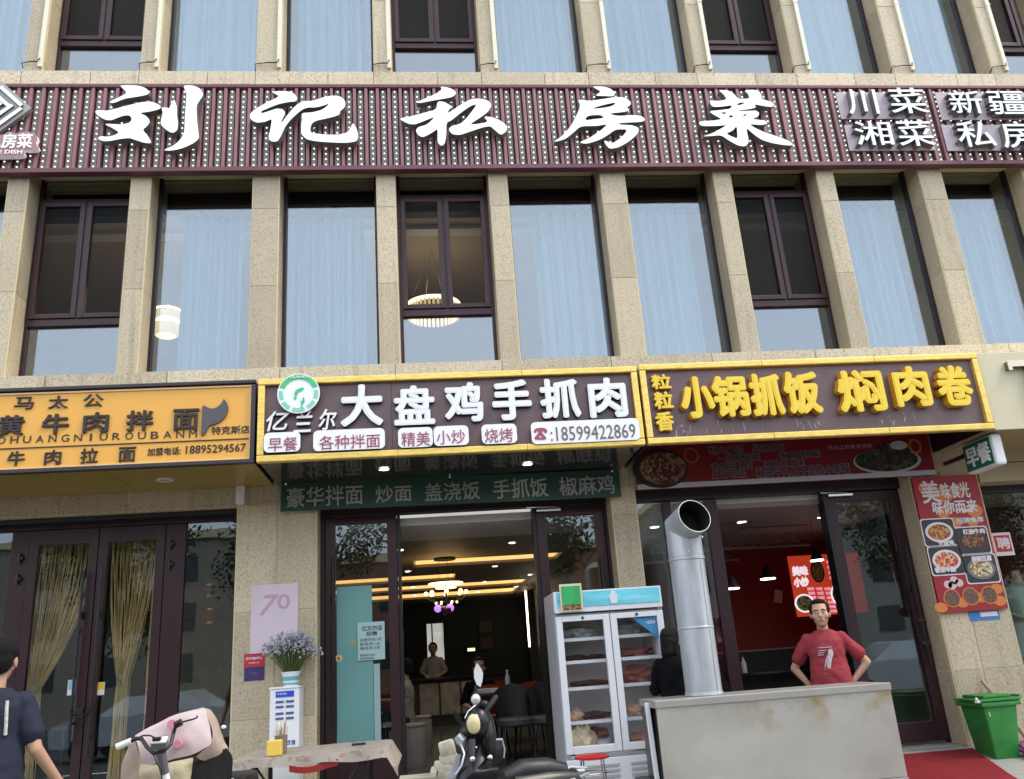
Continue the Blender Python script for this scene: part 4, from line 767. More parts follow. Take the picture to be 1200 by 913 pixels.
t = thing('water_bottle', 'small clear bottle standing on the table between the chair backs', 'bottle', (2.72, 2.3, FL+.76)); part('bottle_body', MB().lathe([(.0, 0), (.03, 0), (.032, .01), (.032, .15), (.014, .19), (.012, .22)], (2.72, 2.3, FL+.76), 14), mat('pale_plastic', (.4, .45, .5), .2), t, smooth=True); part('cap', MB().cone((2.72, 2.3, FL+.98), (2.72, 2.3, FL+1.0), .014, .014, 10), WHITE, t)
# stools at left inside
STW = mat('cream_stool', (.36, .33, .29), .6)
for k, (x, y, lb_) in enumerate(((1.55, 2.35, 'cream drum stool just inside the left of the open doorway'), (1.62, 4.1, 'cream drum stool farther inside behind the first stool'))):
    t = thing('drum_stool', lb_, 'stool', (x, y, FL), 'drum stools inside the doorway'); part('body', MB().lathe([(0, 0), (.15, 0), (.165, .06), (.165, .38), (.15, .43), (0, .43)], (x, y, FL), 24), STW, t, smooth=True); part('cushion', MB().lathe([(0, .435), (.155, .435), (.16, .45), (.15, .47), (0, .475)], (x, y, FL), 24), STW, t, smooth=True)
table(.3, 1.3, 2.1, 2.9, .76, 'dark dining table at the left wall of the restaurant')
for k, (y, z) in enumerate(((8.3, 1.9), (8.3, 2.25))):
    t = thing('wall_picture', f'{"lower" if k == 0 else "upper"} framed picture on the dark back part of the restaurant', 'picture', (3.1, 10.9, z)); x_ = 3.05
    part('frame', MB().box(x_-.16, x_+.16, 11.1, 11.14, z-.15, z+.15), BLACK, t); part('print', MB().box(x_-.13, x_+.13, 11.09, 11.098, z-.12, z+.12), mat('picture_print', (.10, .05, .035), .5, var=.6, scale=9), t)
t = thing('exit_light', 'small glowing yellow green exit lamp deep inside the restaurant', 'lamp', (2.75, 11.1, 1.78)); part('casing', MB().box(2.60, 2.80, 11.1, 11.16, 1.72, 1.84), BLACK, t); part('glow', MB().box(2.62, 2.78, 11.09, 11.098, 1.75, 1.81), mat('exit_glow', (.75, .9, .35), .5, emit=1.5), t)
# shop 3
part('shopfront_frame', MB().box(3.985, 7.02, .22, .36, 2.955, 3.075), PLUMD, BL); part('shopfront_frame', vframe(MB(), 4.33, 4.42, FL, 2.952), PLUM, BL); part('shopfront_frame', vframe(MB(), 6.995, 7.018, FL, 2.952), PLUM, BL)
sp_ = part('shopfront_frame', vframe(MB(), 4.80, 4.93, FL, 2.952), PLUM, BL); part('pane', MB().box(3.99, 4.33, .29, .30, FL, 2.95), GLD, sp_); part('pane', MB().box(4.42, 4.80, .29, .30, FL, 2.95), GLD, sp_)
d3 = leaf(BL, 6.17, 6.99, .385, 2.945, .095, .10, .18, label='right door leaf of the red restaurant'); part('jamb', MB().box(6.125, 6.165, .25, .40, FL, 2.945), BLACK, BL)
bar_handle(6.93, 1.1, 2.3, d3, .2); part('door_closer', MB().box(6.17, 6.45, .20, .255, 2.895, 2.925, .006).tube([(6.4, .22, 2.93), (6.1, .24, 2.95)], .008), CHROME, d3)
for z in (1.55, 1.32): part('lock', MB().cone((6.95, .235, z), (6.95, .262, z), .022, .022, 12), CHROME, d3)
for q, c1_, lb_ in (((1072, 720, 1083, 734), (.10, .35, .75), 'blue payment sticker at the right edge of the red restaurant door'), ((1050, 619, 1054, 625), (.8, .8, .8), 'tiny white sticker high on the red restaurant door glass')):
    a, b, c = W(q[0], q[1], .28), W(q[2], q[1], .28), W(q[0], q[3], .28); solo('sticker', MB().box(a.x, b.x, .283, .288, c.z, a.z), mat('stk'+lb_[:4], c1_, .5), lb_, 'sticker')
RW = mat('red_interior_wall', (.19, .010, .006), .6, var=.25, scale=1.2); DAD = mat('black_dado', (.012, .011, .012), .3); C3 = mat('taupe_ceiling', (.34, .28, .25), .6)
X0, X1, Y3 = 4.02, 9.2, 4.6
part('interior_wall', MB().box(X0, X0+.05, .34, Y3, FL, 3.05).box(X1, X1+.05, .34, Y3, FL, 3.05).box(X0, X1, Y3, Y3+.06, 1.35, 3.05), RW, BL); part('dado', MB().box(X0+.05, X1, Y3-.03, Y3, FL, 1.35), DAD, BL); part('dado_rail', MB().box(X0+.05, X1, Y3-.05, Y3-.031, 1.34, 1.36), mat('grey_trim', (.3, .3, .3), .4), BL)
part('ceiling', MB().box(X0, X1, .365, 1.35, 2.85, 2.9), C3, BL); part('head_board', MB().box(X0, X1, .362, .40, 2.902, 3.06), CW, BL); part('ceiling', MB().box(X0, X1, 1.36, Y3, 2.95, 3.0), C3, BL); part('bulkhead_face', MB().box(X0+.05, X1, 1.351, 1.359, 2.86, 2.945), CW, BL)
struct('interior_floor', MB().box(X0, X1, .5, Y3, FL-.1, FL-.004), FLT)
for k in range(3): part('wall_panel', MB().box(4.3+1.05*k, 4.33+1.05*k, Y3-.012, Y3-.001, 1.37, 2.94), mat('dark_red_joint', (.10, .006, .005), .6), BL)
for k, (px, py) in enumerate(((767, 617), (869, 611), (963, 605.5))):
    g_ = GZ(px, py, 2.85); downlight((g_.x, g_.y, 2.85), .055, 'downlight', ('leftmost', 'middle', 'rightmost')[k]+' of three bright oval downlights under the ceiling edge of the red restaurant', 'red restaurant downlights', 5)
# hanging fish scale lattice screens
LAT = mat('pale_lattice', (.20, .16, .15), .5)
def lattice(x0, x1, y, z0, z1, label):
    t = thing('lattice_screen', label, 'screen', ((x0+x1)/2, y, z1)); m = MB(); r_ = .085; nx = int((x1-x0)/(2*r_)); nzr = int((z1-z0)/r_)
    for j in range(nzr):
        for i in range(nx):
            cx = x0+r_+2*r_*i+(r_ if j % 2 else 0); cz = z0+r_*j
            for q in (1, .55): m.tube([(cx+r_*q*math.cos(R(a)), y, cz+r_*q*math.sin(R(a))) for a in range(0, 181, 30)], .006, 4, False)
    tag(part('scale_pattern', m, LAT, t), kind='stuff'); part('frame', MB().box(x0, x1+r_, y-.01, y+.01, z1, z1+.03).box(x0, x1+r_, y-.01, y+.01, z0-.025, z0), LAT, t)
lattice(4.6, 5.9, 2.0, 2.62, 2.92, 'left fish scale lattice hanging under the ceiling of the red restaurant'); lattice(6.0, 6.9, 2.6, 2.68, 2.93, 'right fish scale lattice hanging under the ceiling of the red restaurant'); lattice(4.05, 4.4, 1.0, 2.4, 2.66, 'narrow lattice behind the side glass left of the steel chimney'); lattice(5.2, 6.1, 3.2, 2.60, 2.85, 'farthest fish scale lattice in the middle of the red restaurant')
for k, (px, py, Y_, r_) in enumerate(((859, 690, 3.4, .09), (900, 678.5, 3.0, .10), (957.5, 657, 2.4, .085))):
    c = W(px, py, Y_); t = thing('pendant_lamp', ('left white rimmed', 'middle white rimmed', 'black cone')[k]+' pendant lamp hanging in the red restaurant'+(' before the menu board' if k == 2 else ''), 'pendant lamp', (c.x, c.y, 2.95), 'pendant lamps in the red restaurant')
    part('shade', MB().lathe([(r_, 0), (r_*.9, .03), (.03, .17), (.015, .18)], c, 20), mat('shade_grey', (.2, .2, .2), .4) if k == 0 else BLACK, t, smooth=True); part('lamp_disc', MB().cone(c-Vector((0, 0, .004)), c+Vector((0, 0, .008)), r_, r_, 20), COOL, t); part('cord', MB().cone(c+Vector((0, 0, .17)), (c.x, c.y, 2.95), .003, .003, 5), BLACK, t)
# lit menu board
mb = thing('menu_board', 'bright red menu board with dishes and pink price list inside the red restaurant', 'menu board', (7.45, 3.5, 1.75)); MY = 3.5
a, b, c, d = W(923, 656, MY), W(1003, 641, MY), W(936, 723, MY), W(1012, 716, MY)
z0, z1, x0, x1 = 1.765, 2.62, 7.03, 8.1
MR = mat('menu_red', (.62, .05, .02), .5, emit=.35); MPK = mat('menu_pink', (.85, .45, .55), .5, emit=.4); MW = mat('menu_white', (.9, .85, .9), .5, emit=.5)
part('board', MB().box(x0, x1, MY, MY+.03, z0, z1), MR, mb)
for s, q in (('美味', (928, 663, 947, 675)), ('小炒', (930, 676, 948, 688))): ptxt('lettering', s, q, MY-.002, MW, mb, bold=.07, depth=.002)
for r_ in range(4):
    for c_ in range(2): ptxt('lettering', '小锅抓饭'[c_:c_+3], (968+c_*12+r_*1.2, 656+r_*6.2, 978+c_*12+r_*1.2, 660.5+r_*6.2), MY-.002, MPK, mb, bold=.05, depth=.002)
for r_ in range(6):
    for c_ in range(3): ptxt('lettering', ('焖肉卷', '牛肉饭', '羊肉饭')[c_], (946+c_*10+r_*1.4, 688+r_*5.2, 954+c_*10+r_*1.4, 692+r_*5.2), MY-.002, MPK, mb, bold=.05, depth=.002)
for cpx, rx_, rz_, f in (((958, 670), .105, .155, mottled('noodle', [(.55, .30, .06), (.70, .48, .15), (.35, .14, .03)], 40)), ((943, 707), .15, .13, mottled('salad', [(.12, .22, .04), (.5, .35, .1), (.05, .08, .02), (.6, .5, .3)], 40)), ((983, 697), .12, .155, mottled('greens', [(.10, .2, .04), (.45, .42, .15), (.55, .5, .3)], 40))):
    cc_ = W(*cpx, MY-.003); disc('dish_print', cc_, rx_, rz_, MY-.003, .002, MW if cpx[0] != 958 else BLACK, mb); disc('food_print', cc_, rx_*.8, rz_*.82, MY-.006, .002, f, mb)
t = thing('wall_paper_note', 'small tilted white sheet on the red wall beside the pendant lamps', 'paper', (6.9, 4.5, 1.9)); c = W(912, 699, Y3-.03); part('sheet', MB().obox(Matrix.Translation(c) @ Matrix.Rotation(R(14), 4, 'Y'), .13, .006, .20), mat('dim_paper', (.5, .5, .5), .6), t)
t = thing('back_shelf', 'black steel shelf with white bottles along the back of the red restaurant', 'shelf', (6, 4.2, FL)); part('upright', MB().box(4.2, 4.24, 4.2, 4.24, FL, 1.2).box(8.6, 8.64, 4.2, 4.24, FL, 1.2), BLACK, t); part('board', MB().box(4.2, 8.64, 4.0, 4.45, 1.02, 1.05), BLACKG, t); part('board', MB().box(4.2, 8.64, 4.0, 4.45, .75, .77), CHROME, t)
for k, x_ in enumerate((6.35, 7.62, 7.72)): 
    t = thing('white_bottle', f'white bottle on the back shelf {("left of", "right of", "farthest right of")[k]} the man in red', 'bottle', (x_, 4.1, 1.05), 'white bottles on the back shelf'); part('bottle_body', MB().lathe([(0, 0), (.04, 0), (.04, .14), (.015, .19), (.015, .22)], (x_, 4.1, 1.05), 12), WHITE, t, smooth=True); part('cap', MB().cone((x_, 4.1, 1.272), (x_, 4.1, 1.29), .018, .018, 10), LRED, t)
# shop 4 at right edge
part('shopfront_frame', MB().box(7.80, 10.4, .25, .34, 2.85, 2.93), PLUMD, BL); s4 = part('shopfront_frame', MB().box(7.80, 7.84, .26, .33, FL, 2.85).box(7.84, 10.4, .26, .33, FL, .62), PLUM, BL); part('pane', MB().box(7.84, 10.4, .29, .30, .62, 2.85), GLD, s4)
part('interior_wall', MB().box(7.86, 10.5, 3.5, 3.55, FL, 3.0), DKW, BL); part('ceiling', MB().box(7.86, 10.5, .36, 3.5, 2.95, 3.0), DKW, BL)
t = thing('hiring_notice', 'small red and white hiring notice on the window right of the menu poster', 'notice', (8.0, .28, 2.0)); a, b, c = W(1160, 625, .27), W(1183, 623, .27), W(1163, 652, .27)
part('sheet', MB().box(a.x, b.x, .27, .28, c.z, a.z), LP, t); part('print', MB().box(a.x+.03, b.x-.02, .267, .2695, c.z+.04, a.z-.03), mat('notice_red', (.6, .02, .03), .5), t); txt('lettering', '聘', a.x+.05, b.x-.03, c.z+.07, a.z-.05, .2665, LP, t, bold=.05, depth=.002)
mq = thing('mannequin', 'shop mannequin in a mint dress behind the window at the right edge', 'mannequin', (8.42, .75, FL)); mc = W(1194, 690, .75)
part('torso', MB().lathe([(.0, 1.68), (.05, 1.68), (.055, 1.56), (.16, 1.50), (.17, 1.35), (.12, 1.15), (.17, .95), (.14, .8)], (mc.x, .75, FL), 20), mat('mannequin_wood', (.42, .32, .22), .5), mq, smooth=True); part('dress', MB().lathe([(.06, 1.53), (.185, 1.49), (.19, 1.3), (.15, 1.12), (.22, .9), (.30, .4)], (mc.x, .75, FL), 24), mat('mint_cloth', (.35, .48, .42), .8, var=.1, scale=8), mq, smooth=True)
part('arm', MB().tube([(mc.x-.18, .75, 1.80), (mc.x-.27, .72, 1.58), (mc.x-.12, .6, 1.50)], [.035, .03, .02], 10), MATS['mannequin_wood'], mq, smooth=True)
part('stand', MB().cone((mc.x, .75, FL), (mc.x, .75, 1.2), .015, .015, 8).cone((mc.x, .75, FL), (mc.x, .75, FL+.02), .18, .18, 20), CHROME, mq)
# white sensor on the band
c = W(282, 578, -.03); solo('door_sensor', MB().box(c.x-.045, c.x+.045, -.07, -.006, c.z-.12, c.z+.12, .03), WHITE, 'small white rounded device fixed to the stone band under the orange sign', 'sensor', smooth=True)
# ================================================================== STREET OBJECTS
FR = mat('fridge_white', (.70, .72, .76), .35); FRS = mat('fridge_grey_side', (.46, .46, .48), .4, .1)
fx0, fx1, fy0, fy1, fz0, fz1 = 2.90, 3.885, -.90, -.26, .22, 1.985
fr = thing('display_fridge', 'tall white two door glass display fridge with turquoise header', 'fridge', ((fx0+fx1)/2, -.6, gz(-.6)))
HZ = 1.80
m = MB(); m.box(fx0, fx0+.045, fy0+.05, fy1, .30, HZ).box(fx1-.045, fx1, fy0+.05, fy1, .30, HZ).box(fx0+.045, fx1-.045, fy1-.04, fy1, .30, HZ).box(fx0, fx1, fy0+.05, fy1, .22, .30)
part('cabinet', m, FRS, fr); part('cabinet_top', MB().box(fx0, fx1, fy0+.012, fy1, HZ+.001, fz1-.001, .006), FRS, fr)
LIN = mat('fridge_inner_white', (.88, .88, .88), .5); part('liner', MB().box(fx0+.046, fx1-.046, fy1-.05, fy1-.041, .60, HZ-.01).box(fx0+.046, fx0+.055, fy0+.06, fy1-.051, .60, HZ-.01).box(fx1-.055, fx1-.046, fy0+.06, fy1-.051, .60, HZ-.01).box(fx0+.056, fx1-.056, fy0+.06, fy1-.051, HZ-.03, HZ-.01).box(fx0+.056, fx1-.056, fy0+.06, fy1-.051, .60, .62), LIN, fr)
TUR = mat('header_turquoise', (.16, .58, .70), .4, var=.3, scale=3, stretch=(.6, 1, 6)); part('header', MB().box(fx0+.004, fx1-.004, fy0-.004, fy0+.011, HZ, fz1, .004), FR, fr)
hd = part('header_print', MB().box(fx0+.03, fx1-.022, fy0-.008, fy0-.0045, HZ+.045, fz1-.012), TUR, fr)
shape('logo_print', [[(0, 0), (.06, 0), (.062, .05), (.075, .07), (.05, .085), (.055, .10), (.03, .115), (.005, .10), (.01, .085), (-.015, .07), (-.002, .05)]], fy0-.01, .002, [FR], fr, 1)
lo = fr.children[-1]; 
for v in lo.data.vertices: v.co.x += (fx0+fx1)/2+.02; v.co.z += HZ+.055
txt('lettering', '上海海容冷链 商用冷柜', fx0+.66, fx0+.87, HZ+.085, HZ+.10, fy0-.008, FR, fr, depth=.001, bold=.02)
WRAP = MB()
part('grille', MB().box(fx0+.004, fx1-.004, fy0+.0, fy0+.04, .24, .60, .004), FR, fr)
for k in range(7):
    part('grille_slat', MB().box(fx0+.10, fx0+.45, fy0-.006, fy0-.001, .28+.042*k, .30+.042*k).box(fx0+.55, fx0+.9, fy0-.006, fy0-.001, .28+.042*k, .30+.042*k), mat('slat_grey', (.4, .41, .43), .5), fr)
for (a, b, n_) in ((fx0+.008, (fx0+fx1)/2-.004, 'left'), ((fx0+fx1)/2+.004, fx1-.008, 'right')):
    z0, z1, st = .645, HZ-.03, .058
    dd = part('door', MB().box(a, a+st, fy0, fy0+.04, z0, z1, .006).box(b-st, b, fy0, fy0+.04, z0, z1, .006).box(a+st, b-st, fy0+.001, fy0+.039, z1-.045, z1, .004).box(a+st, b-st, fy0+.001, fy0+.039, z0, z0+.06, .004), FR, fr)
    part('pane', MB().box(a+st, b-st, fy0+.018, fy0+.024, z0+.06, z1-.045), GLF, dd); part('lock', MB().cone(((a+b)/2, fy0-.004, z1-.02), ((a+b)/2, fy0, z1-.02), .012, .012, 10), BLACK, dd)
SHZ = [.625, .90, 1.175, 1.395, 1.585]
for k, z in enumerate(SHZ[1:]):
    for (a, b) in ((fx0+.06, (fx0+fx1)/2-.01), ((fx0+fx1)/2+.01, fx1-.06)):
        m = MB().box(a, b, fy0+.075, fy0+.088, z-.028, z); n_ = 12
        for i in range(n_): xx = a+(b-a)*(i+.5)/n_; m.box(xx-.003, xx+.003, fy0+.088, fy1-.06, z-.007, z-.001)
        part('shelf', m, FR, fr)
t = thing('corner_sticker', 'blue triangular sticker on the top right corner of the fridge glass', 'sticker', (3.75, -.91, 1.6)); shape('sheet', [[(3.60, 1.715), (3.822, 1.715), (3.822, 1.53)]], fy0+.014, .002, [mat('sticker_blue', (.04, .22, .45), .5)], t, 0); txt('lettering', '一级能效', 3.70, 3.80, 1.66, 1.69, fy0+.012, WHITE, t, depth=.001)
def blob(name, c, r, m, label, cat, seed, sub=3, amp=.25, freq=9):
    b = MB(); bmesh.ops.create_icosphere(b.b, subdivisions=sub, radius=1); 
    for v in b.b.verts:
        n = noise.noise(v.co*freq*.25+Vector((seed*7.1, seed, 0)))*amp+noise.noise(v.co*freq*.7+Vector((seed, 3, 1)))*amp*.4
        d = v.co*(1+n); v.co = Vector((c[0]+d.x*r[0], c[1]+d.y*r[1], max(c[2]+.0, c[2]+r[2]*.6+d.z*r[2])))
    return solo(name, b, m, label, cat, smooth=True)
MEAT = mat('red_meat', (.30, .10, .075), .35, var=.45, scale=18); DRIED = mat('dark_dried_meat', (.07, .025, .02), .5, var=.4, scale=20); SKIN_C = mat('pale_poultry', (.55, .36, .24), .4, var=.25, scale=14); DOUGH = mat('pale_dough_bag', (.62, .52, .36), .5, var=.15, scale=10); BAG = mat('grey_plastic_bag', (.33, .33, .31), .25, var=.5, scale=14)
yc = fy0+.30; L0, L1, R0, R1 = fx0+.16, fx0+.36, fx0+.64, fx0+.84
for nm, c, r, m_, lb_, ct_ in (
 ('plastic_bag', (L0+.08, yc, SHZ[4]), (.19, .16, .055), BAG, 'grey plastic bags heaped on the top left shelf of the fridge', 'bag'), ('plastic_bag', (R0+.1, yc, SHZ[4]), (.19, .16, .06), BAG, 'crumpled grey bag bundle on the top right shelf of the fridge', 'bag'),
 ('dried_meat', (L0+.02, yc, SHZ[3]), (.13, .12, .025), DRIED, 'flat dark dried meat on the second left shelf of the fridge', 'meat'), ('dried_meat', (L1+.02, yc-.05, SHZ[3]), (.09, .10, .022), DRIED, 'second dark meat slice at the right end of the second left shelf', 'meat'), ('meat_piece', (R0+.12, yc, SHZ[3]), (.15, .12, .045), MEAT, 'long red meat piece on the second right shelf of the fridge', 'meat'),
 ('dried_meat', (L0+.14, yc-.05, SHZ[2]), (.17, .12, .025), DRIED, 'dark meat strips on the third left shelf of the fridge', 'meat'), ('meat_piece', (R0+.12, yc-.02, SHZ[2]), (.16, .12, .075), MEAT, 'large red and white joint on the third right shelf of the fridge', 'meat'),
 ('poultry', (L0-.01, yc-.05, SHZ[1]), (.07, .09, .05), SKIN_C, 'pale chicken piece at the left of the fourth left shelf', 'poultry'), ('meat_piece', (L0+.15, yc, SHZ[1]), (.14, .12, .03), DRIED, 'brown flat cut beside the chicken on the fourth left shelf', 'meat'), ('poultry', (R0+.06, yc-.05, SHZ[1]), (.12, .1, .06), SKIN_C, 'yellowish poultry heap on the fourth right shelf', 'poultry'),
 ('dough_bag', (L0+.02, yc-.08, SHZ[0]), (.125, .13, .12), DOUGH, 'pale bag of dough on the bottom left shelf of the fridge', 'bag'), ('meat_piece', (L1-.02, yc+.08, SHZ[0]+.10), (.10, .08, .05), MEAT, 'dark red cut lying on a tub on the bottom left shelf', 'meat'), ('poultry', (R0+.08, yc-.05, SHZ[0]), (.13, .12, .07), mat('pink_meat', (.50, .25, .18), .4, var=.25, scale=16), 'pink mince pack on the bottom right shelf of the fridge', 'meat')):
    blob(nm, c, (r[0]*1.05, r[1]*1.05, r[2]*1.2), m_, lb_, ct_, len(lb_), 3, .38, 12)
t = thing('plastic_tub', 'clear plastic tub on the bottom left shelf of the fridge', 'tub', (L1, yc-.1, SHZ[0])); part('tub_wall', MB().lathe([(0, 0), (.06, 0), (.075, .10), (.078, .10)], (L1, yc-.08, SHZ[0]), 20), mat('tub_plastic', (.55, .6, .62), .15), t)
t = thing('menu_card', 'green framed paper card leaning on the left end of the fridge header', 'card', (3.04, fy0-.02, HZ)); a, b, c = W(655, 685, fy0-.02), W(681, 685, fy0-.02), W(656, 717.5, fy0-.02)
part('sheet', MB().box(a.x, b.x, fy0-.022, fy0-.014, c.z, a.z), mat('card_cream', (.66, .60, .42), .6), t); part('print', MB().box(a.x+.015, b.x-.015, fy0-.025, fy0-.0225, c.z+.06, a.z-.02), mat('card_green', (.03, .34, .10), .5, var=.3, scale=12, stretch=(1, 1, .15)), t); part('print', MB().box(a.x+.015, b.x-.015, fy0-.0248, fy0-.0225, c.z+.012, c.z+.058), mottled('card_food', [(.2, .08, .03), (.1, .03, .02), (.3, .2, .1)], 60), t)
# red stool in front of fridge
sx, sy_ = 3.05, -1.30; zt = W(694, 886, -1.3).z
t = thing('red_stool', 'round red topped stool with thin wire legs before the fridge', 'stool', (sx, sy_, gz(sy_))); part('seat', MB().lathe([(0, zt+.012), (.12, zt+.012), (.14, zt), (.14, zt-.015), (.12, zt-.02), (0, zt-.02)], (sx, sy_, 0), 28), mat('stool_red', (.50, .015, .02), .3), t, smooth=True)
for k in range(4): a = k*1.57+.5; part('leg', MB().tube([(sx+.11*math.cos(a), sy_+.11*math.sin(a), zt-.02), (sx+.16*math.cos(a), sy_+.16*math.sin(a), gz(sy_))], .006, 6), CHROME, t)
part('ring', MB().tube([(sx+.125*math.cos(R(k*20)), sy_+.125*math.sin(R(k*20)), zt-.12) for k in range(19)], .005, 6), CHROME, t)
# stainless counter and chimney
kx0, kx1, ky0, ky1, kz1 = 3.458, 5.335, -1.90, -1.40, 1.068; kg = gz(-1.9)
SS = bpy.data.materials.new('stained_steel'); SS.use_nodes = True; nt = SS.node_tree; nd, lk = nt.nodes, nt.links; b = nd['Principled BSDF']
g = nd.new('ShaderNodeNewGeometry'); n = nd.new('ShaderNodeTexNoise'); n.inputs['Scale'].default_value = 5.5; n.inputs['Detail'].default_value = 3; lk.new(g.outputs['Position'], n.inputs[0])
sx_ = nd.new('ShaderNodeSeparateXYZ'); lk.new(g.outputs['Position'], sx_.inputs[0])
mz = nd.new('ShaderNodeMapRange'); mz.inputs[1].default_value = .74; mz.inputs[2].default_value = .93; lk.new(sx_.outputs[2], mz.inputs[0])
mz2 = nd.new('ShaderNodeMapRange'); mz2.inputs[1].default_value = 1.03; mz2.inputs[2].default_value = .99; lk.new(sx_.outputs[2], mz2.inputs[0])
mxx = nd.new('ShaderNodeMapRange'); mxx.inputs[1].default_value = 4.0; mxx.inputs[2].default_value = 4.35; lk.new(sx_.outputs[0], mxx.inputs[0])
r = nd.new('ShaderNodeMapRange'); r.inputs[1].default_value = .45; r.inputs[2].default_value = .68; r.inputs[4].default_value = .95; lk.new(n.outputs[0], r.inputs[0])
def mul(a, b_): q = nd.new('ShaderNodeMath'); q.operation = 'MULTIPLY'; lk.new(a, q.inputs[0]); lk.new(b_, q.inputs[1]); return q.outputs[0]
f_ = mul(mul(mul(r.outputs[0], mz.outputs[0]), mz2.outputs[0]), mxx.outputs[0])
n3 = nd.new('ShaderNodeTexNoise'); n3.inputs['Scale'].default_value = 2.2; n3.inputs['Detail'].default_value = 6; lk.new(g.outputs['Position'], n3.inputs[0])
rr = nd.new('ShaderNodeValToRGB'); rr.color_ramp.elements[0].position = .3; rr.color_ramp.elements[0].color = (.47, .45, .40, 1); rr.color_ramp.elements[1].position = .7; rr.color_ramp.elements[1].color = (.62, .60, .54, 1); lk.new(n3.outputs[0], rr.inputs[0])
mm = nd.new('ShaderNodeMixRGB'); mm.inputs[2].default_value = (.42, .29, .14, 1); lk.new(f_, mm.inputs[0]); lk.new(rr.outputs[0], mm.inputs[1]); lk.new(mm.outputs[0], b.inputs['Base Color'])
b.inputs['Metallic'].default_value = .75; b.inputs['Roughness'].default_value = .42
bp = nd.new('ShaderNodeBump'); bp.inputs['Strength'].default_value = .25; bp.inputs['Distance'].default_value = .03; lk.new(n3.outputs[0], bp.inputs['Height']); lk.new(bp.outputs[0], b.inputs['Normal'])
t = thing('steel_counter', 'long stainless steel cooking counter with brown heat stains', 'counter', (4.4, -1.65, kg))
part('worktop', MB().box(kx0, kx1, ky0, ky1, kz1-.055, kz1, .006), STEEL, t)
part('front_panel', MB().box(kx0+.012, kx1-.006, ky0+.012, ky0+.03, .40, kz1-.056), SS, t); part('trim', MB().box(kx0+.012, kx1-.004, ky0+.002, ky0+.03, .36, .395, .004), STEEL, t); part('lower_panel', MB().box(kx0+.012, kx1-.006, ky0+.014, ky0+.03, kg+.03, .355), SS, t)
part('end_panel', MB().box(kx1-.03, kx1-.008, ky0+.031, ky1-.01, kg+.03, kz1-.056), SS, t); part('back_panel', MB().box(kx0+.05, kx1-.031, ky1-.03, ky1-.012, kg+.03, kz1-.056), STEEL, t)
DKS_ = mat('sooty_steel', (.06, .055, .05), .35, .6); part('firebox', MB().box(kx0+.08, kx0+.5, ky0+.035, ky1-.035, kg+.15, kz1-.06), DKS_, t)
part('side_plate', MB().box(kx0+.012, kx0+.03, ky0+.26, ky1-.0, kg+.05, kz1-.056), DKS_, t); part('side_shelf', MB().box(kx0-.10, kx0+.01, ky0+.2, ky1, .46, .50, .003), DKS_, t)
part('side_brace', MB().obox(Matrix.Translation((kx0-.01, ky0+.16, .62)) @ Matrix.Rotation(R(-7), 4, 'X'), .03, .045, .86, .003), WHITE, t)
for x_ in (kx0+.05, kx1-.05):
    for y_ in (ky0+.06, ky1-.05): part('leg', MB().box(x_-.02, x_+.02, y_-.02, y_+.02, gz(y_)-.005, kg+.16), STEEL, t)
t = thing('steel_chimney', 'round galvanised stove pipe with angled open elbow rising from the steel counter', 'chimney', (3.93, -1.65, kz1))
GALV = mat('galvanised_zinc', (.44, .46, .48), .5, .5, var=.28, scale=4, bump=.08, bscale=7, stretch=(3, 3, .5)); GALVD = mat('sooty_inner', (.006, .006, .006), .9)
pc = Vector((3.925, -1.65)); zt1 = W(800, 655, -1.65).z; ze = W(795, 622, -1.65).z; rp = .142
part('pipe', MB().lathe([(rp, kz1+.002), (rp, zt1-.35), (rp, zt1)], (pc.x, pc.y, 0), 40), GALV, t, smooth=True)
part('seam_collar', MB().lathe([(rp+.001, zt1-.02), (rp+.006, zt1-.015), (rp+.006, zt1+.005), (rp+.001, zt1+.01)], (pc.x, pc.y, 0), 40), GALV, t, smooth=True); part('base_collar', MB().lathe([(rp+.001, kz1+.002), (rp+.008, kz1+.004), (rp+.004, kz1+.03)], (pc.x, pc.y, 0), 40), GALV, t, smooth=True)
axis = Vector((.20, -.90, .26)).normalized(); top = Vector((pc.x, pc.y, ze+.02))
p1 = top+axis*.02; nrm = (Vector((0, 0, 1))+axis).normalized()
# lower pipe cut on the mitre plane, upper piece leaving it
def mitre(m, base_z):
    n_ = 40; lo, mi_, hi = [], [], []; ax2 = axis; u = Vector((0, 0, 1)).cross(ax2).normalized(); v = ax2.cross(u)
    for k in range(n_):
        a = 2*math.pi*k/n_; q = Vector((rp*math.cos(a), rp*math.sin(a), 0)); s = -(q.dot(nrm))/nrm.z; p = top+q+Vector((0, 0, s)); lo.append((p.x, p.y, base_z)); mi_.append(p); hi.append(p+ax2*(.23-(p-top).dot(ax2)))
    return lo, mi_, hi
lo, mi_, hi = mitre(None, zt1+.012)
def ringmesh(rs):
    m = MB(); V = [[m.b.verts.new(p) for p in r_] for r_ in rs]
    for a, b_ in zip(V, V[1:]):
        for k in range(len(a)): m.b.faces.new((a[k], a[(k+1) % len(a)], b_[(k+1) % len(a)], b_[k]))
    return m
part('pipe', ringmesh([lo, mi_]), GALV, t, smooth=True); part('elbow', ringmesh([mi_, hi]), GALV, t, smooth=True)
cen = sum((Vector(p) for p in hi), Vector())/len(hi); inn = [cen+(Vector(p)-cen)*.965 for p in hi]; inn2 = [p-axis*.2 for p in inn]
m = ringmesh([hi, inn]); part('rim', m, GALV, t); m = ringmesh([inn, inn2]); m.b.faces.new([m.b.verts.new(p) for p in inn2]); part('bore', m, GALVD, t)
